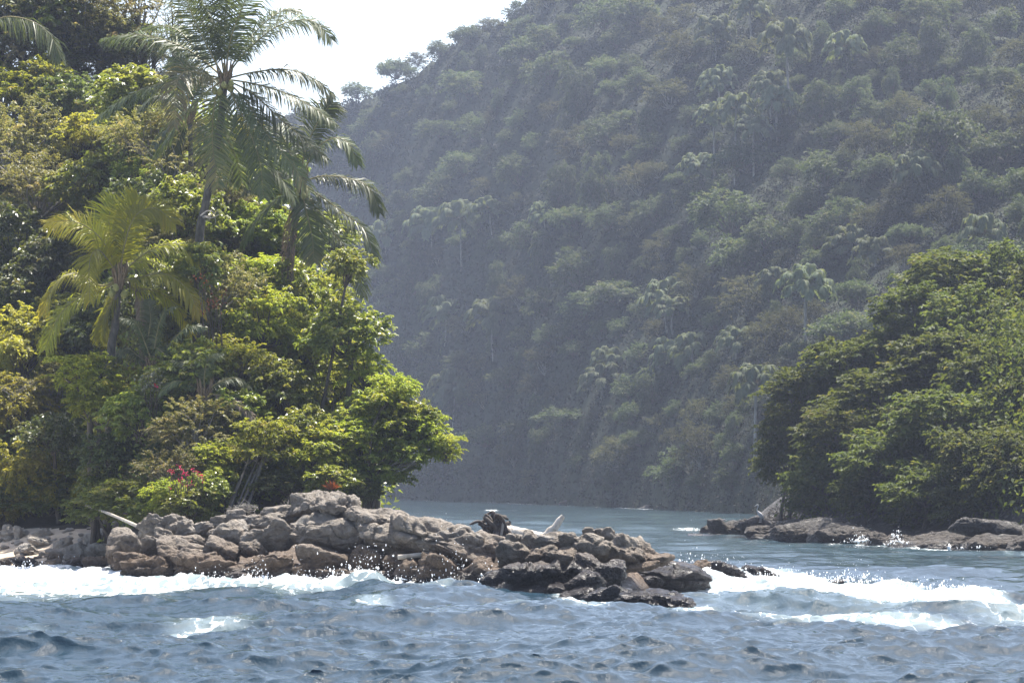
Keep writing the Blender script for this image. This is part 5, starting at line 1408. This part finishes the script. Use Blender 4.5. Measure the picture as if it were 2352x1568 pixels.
HP = [
 (1057, 500, 40, [(1060, 648)], "hill palm with a tall bare white trunk, nearest the second coconut palm"),
 (990, 512, 40, [(992, 590)], "hill palm draped in creepers beside the tall bare trunk"),
 (1122, 478, 30, [(1137, 602)], "hill palm wrapped in vines, trunk like a green pillar"),
 (884, 542, 36, [(886, 600)], "hill palm half hidden by the coconut frond tips over the channel"),
 (1130, 722, 40, [(1130, 780), (1134, 842)], "lone hill palm with a clear grey trunk in the middle of the dark slope"),
 (1026, 716, 36, [(1022, 800)], "bushy hill palm next to the vine covered column"),
 (1532, 682, 42, [(1530, 740), (1535, 775)], "large hill palm with drooping fronds, the higher of a leaning pair"),
 (1548, 706, 34, [(1543, 745), (1548, 782)], "hill palm touching the larger one, the lower of a leaning pair"),
 (1550, 810, 40, [(1546, 872)], "hill palm with brown skirts directly below the leaning pair"),
 (1590, 800, 34, [(1592, 850)], "hill palm with spread fronds beside the brown skirted one"),
 (1608, 382, 36, [(1612, 480)], "hill palm on a vine wrapped trunk above the big round crown"),
 (2106, 384, 40, [(2116, 422), (2140, 460), (2168, 500)], "hill palm leaning far over on a slanting pale trunk"),
 (1806, 88, 42, [(1810, 190), (1815, 302)], "tallest hill palm, flat crown on a long bare trunk near the top"),
 (1944, 108, 34, [(1946, 172)], "hill palm under the top edge with hanging creepers"),
 (1767, 195, 34, [(1772, 300)], "hill palm beside the tallest one's trunk"),
 (1782, 230, 32, [(1785, 330)], "hill palm with drooping brown skirt beside the tallest trunk"),
 (1640, 262, 30, [(1640, 435)], "first of the slim trunked hill palms in a row, counted from the channel"),
 (1690, 248, 34, [(1688, 425)], "widest crowned of the slim trunked hill palms in a row"),
 (1730, 292, 30, [(1731, 410)], "lowest crowned of the slim trunked hill palms in a row"),
 (1650, 182, 32, [(1652, 240)], "hill palm standing above the row of slim trunks"),
 (1642, 64, 34, [(1645, 150)], "hill palm hung with curtains of vine near the top edge"),
 (1722, 16, 30, [(1726, 130)], "hill palm at the top edge with a thin bare trunk"),
 (1956, 556, 40, [(1958, 600)], "stubby hill palm with fanned fronds above the islet's skyline"),
 (1853, 650, 42, [(1850, 740), (1852, 832)], "hill palm on a long thin trunk behind the islet's skyline"),
 (1737, 878, 44, [(1735, 980), (1734, 1075)], "hill palm with a very long thin trunk beside the islet"),
 (2262, 536, 40, [(2264, 590)], "hill palm rising behind the highest islet tree"),
 (1385, 868, 40, [(1380, 925)], "hill palm spreading grey fronds low in the middle of the hill"),
 (1400, 830, 34, [(1404, 880)], "hill palm crowded above the grey fronded one"),
 (1046, 884, 40, [(1040, 990)], "hill palm with brown hanging fronds beside the lime canopy's edge"),
 (1030, 900, 32, [(1028, 985)], "hill palm tucked behind the brown hanging one"),
 (1690, 780, 34, [(1692, 830)], "hill palm with silvery fronds in the dark above the islet's channel side"),
 (1250, 490, 26, [(1252, 540)], "small hill palm beside the wide pale crown"),
 (1780, 640, 30, [(1782, 690)], "small hill palm half way between the leaning pair and the long thin trunk"),
 (2010, 575, 32, [(2012, 620)], "hill palm beside the stubby fanned one"),
]
def hz_at(px, d): return float(hill_z(np.array([px]), np.array([d]))[0])
used = []
LM = []
for i, (px, py, rw, tr, lab) in enumerate(HP):
    d = hill_d(px, tr[-1][1])
    if d is None: d = 300.0
    d = max(d, 205)
    c = P3(px, py, d)
    bpx = tr[-1][0]
    base = np.array([X(bpx, d), d, Z(tr[-1][1], d)])
    root = link("hill_palm", None, loc=base)
    tag(root, lab, "palm", "palms on the far hill")
    mb = MB()
    pts = [np.array([0, 0, -1.5]), np.zeros(3)] + [P3(a, b, d) - base for a, b in tr[:-1][::-1]] + [c - base]
    rr = .16 if len(tr) > 1 else .14
    tube(mb, catmull(pts, 16), np.linspace(rr * 1.1, rr * .8, 16), 7)
    link("trunk", mb.mesh("trunk", PALE_BARK), root)
    if "vine" in lab or "creeper" in lab or "curtain" in lab:
        g = np.random.default_rng(i); mv = MB(); n = 420
        t = g.random(n) ** .8
        pth = catmull(pts, 60)
        q = pth[(t * 59).astype(int)] + g.normal(size=(n, 3)) * (.25 + .35 * g.random((n, 1)))
        D = g.normal(size=(n, 3)) + np.array([0, 0, -1.2]); S = np.cross(D, g.normal(size=(n, 3)))
        leaves(mv, q, D, S, g.uniform(.25, .5, n), .18, g.random(n))
        link("vine", mv.mesh("vine", LEAF['hill']), root)
    o = link("palm_crown", hill_palm_crown(i % 4), root, c - base)
    s = rw / F * d * 1.5
    o.scale = (s, s, s * rt.uniform(.9, 1.15)); o.rotation_euler = (rt.uniform(-.12, .12), rt.uniform(-.12, .12), rt.uniform(0, 6.28))
    used.append((px, py, rw * .8))

TREES = [  # (px, py, half width, half height, kind, label)
 (1325, 505, 58, 36, 'flat', "wide pale crown standing alone in the middle of the hill"), (1202, 548, 46, 34, 'round', "lit crown beside and below the wide pale one"),
 (1185, 478, 40, 28, 'grey', "crown with an upright plume beside the vine wrapped palm"), (1522, 575, 54, 36, 'grey', "creeper arched crown in the centre of the hill"),
 (1680, 500, 84, 58, 'round', "big round crown spilling down to the side in the centre right of the hill"), (2160, 318, 76, 60, 'flat', "largest bright crown of the hill, above the leaning palm"),
 (2310, 345, 60, 40, 'flat', "umbrella shaped crown at the picture edge, level with the leaning palm"), (1600, 655, 44, 40, 'grey', "crown between the creeper arched one and the leaning pair"),
 (1420, 680, 80, 32, 'flat', "long low vine covered crown beside the leaning pair of palms"), (1500, 890, 44, 50, 'column', "vine covered column crown below the brown skirted palm"),
 (1610, 1035, 46, 56, 'grey', "lowest grey crown at the foot of the hill near the islet"), (1475, 1012, 44, 26, 'flat', "flat crown near the foot of the hill beside the grey one"),
 (985, 690, 26, 66, 'column', "tall vine covered column beside the bushy palm"), (950, 650, 34, 40, 'round', "round crown joined to the tall vine covered column"),
 (975, 800, 46, 34, 'round', "round crown at the foot of the tall vine covered column"), (1070, 835, 46, 34, 'round', "crown directly beneath the lone clear trunked palm"),
 (1000, 860, 44, 30, 'round', "crown just above the brown hanging palm"), (1170, 870, 44, 28, 'flat', "low spreading crown on the slope beneath the lone palm's foot"),
 (1120, 1010, 60, 26, 'flat', "flat lit crown low on the hill beside the outermost lime branch tip"), (1200, 985, 50, 30, 'round', "lit crown in the lower hill above the flat one"),
 (1885, 230, 44, 60, 'column', "vine curtained giant under the top right palms"), (1960, 215, 40, 40, 'round', "dark round crown with lit rim below the hanging creeper palm"),
 (2080, 250, 40, 34, 'grey', "greyish crown above the largest bright crown"), (2150, 90, 36, 70, 'column', "tall vine column high on the hill towards the corner"),
 (2240, 110, 36, 60, 'column', "second tall vine column high on the hill, nearest the corner"), (2300, 60, 40, 36, 'round', "crown close to the top corner of the picture"),
 (910, 165, 34, 26, 'flat', "airy crown breaking the skyline with a flat top"), (1010, 118, 32, 24, 'round', "crown on the skyline half way up the ridge"), (1075, 85, 34, 24, 'flat', "crown on the skyline high on the ridge"),
 (1130, 60, 30, 22, 'grey', "skyline crown just short of the top edge"), (820, 212, 30, 22, 'round', "lowest skyline crown beside the tallest coconut palm"), (1185, 30, 26, 24, 'round', "skyline crown at the very top edge"),
 (960, 140, 26, 18, 'grey', "small skyline crown between the airy one and the half way one"),
 (1840, 470, 50, 36, 'round', "dark crown above the stubby fanned palm"), (2080, 600, 44, 34, 'grey', "greyish crown at the islet's upper skyline"), (1960, 680, 40, 30, 'flat', "flat crown behind the islet's skyline"),
 (2345, 490, 30, 34, 'round', "dark crown at the picture edge above the islet"), (2250, 430, 50, 36, 'round', "round crown below the umbrella shaped one"), (1720, 120, 46, 40, 'grey', "pale tangled crown among the top palms"),
 (1650, 950, 34, 26, 'round', "small crown above the lowest grey one"), (1310, 960, 70, 22, 'flat', "long ridge of lit foliage in the lower hill"), (1680, 870, 34, 28, 'grey', "crown next to the very long thin trunk"),
 (1440, 330, 34, 26, 'grey', "lone grey crown on the smooth upper slope"), (1010, 300, 44, 28, 'round', "crown on the shoulder under the ridge"), (905, 330, 44, 28, 'grey', "greyish crown right of the second palm's top frond"),
]
SHAPE = {'round': ["round", "domed", "bushy", "lumpy"], 'grey': ["greyish", "pale grey", "dusty", "silvery"], 'flat': ["flat topped", "spreading", "layered", "low wide"], 'column': ["vine hung", "narrow vine covered", "creeper draped", "tall draped"]}
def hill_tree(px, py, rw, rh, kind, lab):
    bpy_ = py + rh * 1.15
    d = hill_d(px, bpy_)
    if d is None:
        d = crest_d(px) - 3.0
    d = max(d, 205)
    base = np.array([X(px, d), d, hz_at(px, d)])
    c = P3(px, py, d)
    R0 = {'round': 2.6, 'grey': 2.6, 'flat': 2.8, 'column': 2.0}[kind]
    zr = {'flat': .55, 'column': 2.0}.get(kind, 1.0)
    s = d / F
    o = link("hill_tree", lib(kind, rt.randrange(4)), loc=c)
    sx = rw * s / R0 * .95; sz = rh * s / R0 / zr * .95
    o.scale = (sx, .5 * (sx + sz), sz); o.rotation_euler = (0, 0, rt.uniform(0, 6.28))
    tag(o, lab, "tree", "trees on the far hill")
    used.append((px, py, max(rw, rh) * .75))
for t in TREES: hill_tree(*t)
# the remaining trees one can tell apart: each named by its shape and the marked palm or crown it stands next to
REFS = [(x, y, l) for x, y, l in [
 (1057, 560, "the tall bare white trunk"), (1130, 760, "the lone clear trunked palm"), (1540, 720, "the leaning pair of palms"), (2106, 400, "the leaning slanted palm"), (1806, 150, "the tallest hill palm"),
 (1608, 400, "the vine wrapped palm"), (1325, 505, "the wide pale crown"), (2160, 318, "the largest bright crown"), (1737, 900, "the very long thin trunk"), (1853, 690, "the islet skyline palm"),
 (1385, 868, "the grey fronded palm"), (1680, 500, "the big round crown"), (985, 720, "the tall vine covered column"), (1690, 330, "the row of slim trunks"), (910, 165, "the airy skyline crown"), (1075, 85, "the high skyline crown"),
 (1956, 556, "the stubby fanned palm"), (1440, 330, "the lone grey crown"), (1946, 140, "the hanging creeper palm"), (2240, 110, "the vine column nearest the corner"), (1610, 1035, "the lowest grey crown"), (1310, 960, "the long ridge of lit foliage"), (1046, 884, "the brown hanging palm"), (820, 212, "the lowest skyline crown")]]
taken = set()
def where(px, py, kind):
    rr = sorted(REFS, key=lambda r: (r[0] - px) ** 2 + (r[1] - py) ** 2)
    for w_ in range(6):
        for r in rr[:4]:
            dx, dy2 = px - r[0], py - r[1]
            dist = math.hypot(dx, dy2)
            far = "just" if dist < 75 else ("a little" if dist < 130 else ("well" if dist < 200 else "far"))
            if abs(dy2) > 2.2 * abs(dx): rel = "above" if dy2 < 0 else "below"
            elif abs(dx) > 2.2 * abs(dy2): rel = "to the left of" if dx < 0 else "to the right of"
            else: rel = ("up and " if dy2 < 0 else "down and ") + ("left of" if dx < 0 else "right of")
            lab = f"{SHAPE[kind][w_ % 4]} crown {far} {rel} {r[2]}"
            if w_ > 3: lab = f"second {lab}"
            if lab not in taken:
                taken.add(lab)
                return lab
    return None
rf = random.Random(31)
cand = []
for _ in range(9000):
    px = rf.uniform(730, 2400); py = rf.uniform(-20, 1110)
    # out of sight behind the near trees or the islet
    if px < np.interp(py, [200, 480, 560, 700, 850, 950, 1050, 1120], [770, 860, 860, 840, 880, 960, 1060, 860]): continue
    if py > np.interp(px, [1700, 1760, 1850, 1950, 2100, 2200, 2400], [1120, 930, 860, 800, 690, 600, 600]): continue
    cr = np.interp(px, CR_PX, CR_PY)
    if py < cr + 26: continue
    rw = 27 + 46 * rf.random() ** 1.5
    if py < 350: rw *= .85
    if 1180 < px < 1560 and 230 < py < 460 + 0.0 * px and rf.random() < .4: continue
    if any((px - a) ** 2 + (py - b) ** 2 < (.78 * (r + rw * .75)) ** 2 for a, b, r in used): continue
    kind = rf.choices(['round', 'grey', 'flat', 'column'], [6, 3.5, 1.8, 1.4])[0]
    rh = rw * (0.62 if kind == 'flat' else (1.5 if kind == 'column' else .8))
    if kind == 'column': rw *= .7
    lab = where(px, py, kind)
    if lab is None: continue
    hill_tree(px, py, rw, rh, kind, lab)
    cand.append(1)
    if len(cand) >= 252: break
print("fill trees", len(cand))
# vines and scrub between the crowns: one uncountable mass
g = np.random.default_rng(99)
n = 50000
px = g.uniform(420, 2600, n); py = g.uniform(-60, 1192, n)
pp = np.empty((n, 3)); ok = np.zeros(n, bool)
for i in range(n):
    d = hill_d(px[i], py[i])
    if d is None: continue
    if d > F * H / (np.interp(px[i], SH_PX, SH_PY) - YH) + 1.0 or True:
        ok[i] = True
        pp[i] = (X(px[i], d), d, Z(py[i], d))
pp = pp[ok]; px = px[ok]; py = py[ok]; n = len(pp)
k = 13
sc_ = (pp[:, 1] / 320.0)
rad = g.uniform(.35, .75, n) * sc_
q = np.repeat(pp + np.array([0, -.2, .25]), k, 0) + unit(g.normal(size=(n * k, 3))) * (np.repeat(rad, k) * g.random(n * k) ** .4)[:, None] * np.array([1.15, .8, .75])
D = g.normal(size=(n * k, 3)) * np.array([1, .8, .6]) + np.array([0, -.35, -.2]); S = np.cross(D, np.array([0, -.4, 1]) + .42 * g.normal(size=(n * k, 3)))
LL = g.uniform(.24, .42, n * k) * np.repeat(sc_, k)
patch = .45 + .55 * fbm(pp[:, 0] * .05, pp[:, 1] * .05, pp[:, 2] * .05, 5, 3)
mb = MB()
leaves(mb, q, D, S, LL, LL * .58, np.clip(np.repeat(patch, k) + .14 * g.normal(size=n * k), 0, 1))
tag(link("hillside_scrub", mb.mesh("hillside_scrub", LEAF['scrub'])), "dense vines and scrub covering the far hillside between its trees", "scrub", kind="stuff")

# ------------------------------------------------------------------ the hazy air
m = bpy.data.materials.new("haze")
m.use_nodes = True
m.node_tree.nodes.clear()
o_ = m.node_tree.nodes.new("ShaderNodeOutputMaterial")
v_ = m.node_tree.nodes.new("ShaderNodeVolumePrincipled")
v_.inputs["Color"].default_value = (0.66, 0.76, 1.0, 1)
v_.inputs["Density"].default_value = 0.00025
v_.inputs["Anisotropy"].default_value = 0.35
m.node_tree.links.new(v_.outputs[0], o_.inputs["Volume"])
mb = MB()
x0, x1, y0, y1, z0, z1 = -560, 560, -60, 1060, -6, 150
mb.add([(x0, y0, z0), (x1, y0, z0), (x1, y1, z0), (x0, y1, z0), (x0, y0, z1), (x1, y0, z1), (x1, y1, z1), (x0, y1, z1)],
       [(0, 3, 2, 1), (4, 5, 6, 7), (0, 1, 5, 4), (1, 2, 6, 5), (2, 3, 7, 6), (3, 0, 4, 7)])
tag(link("haze", mb.mesh("haze", m, smooth=False)), kind="stuff")
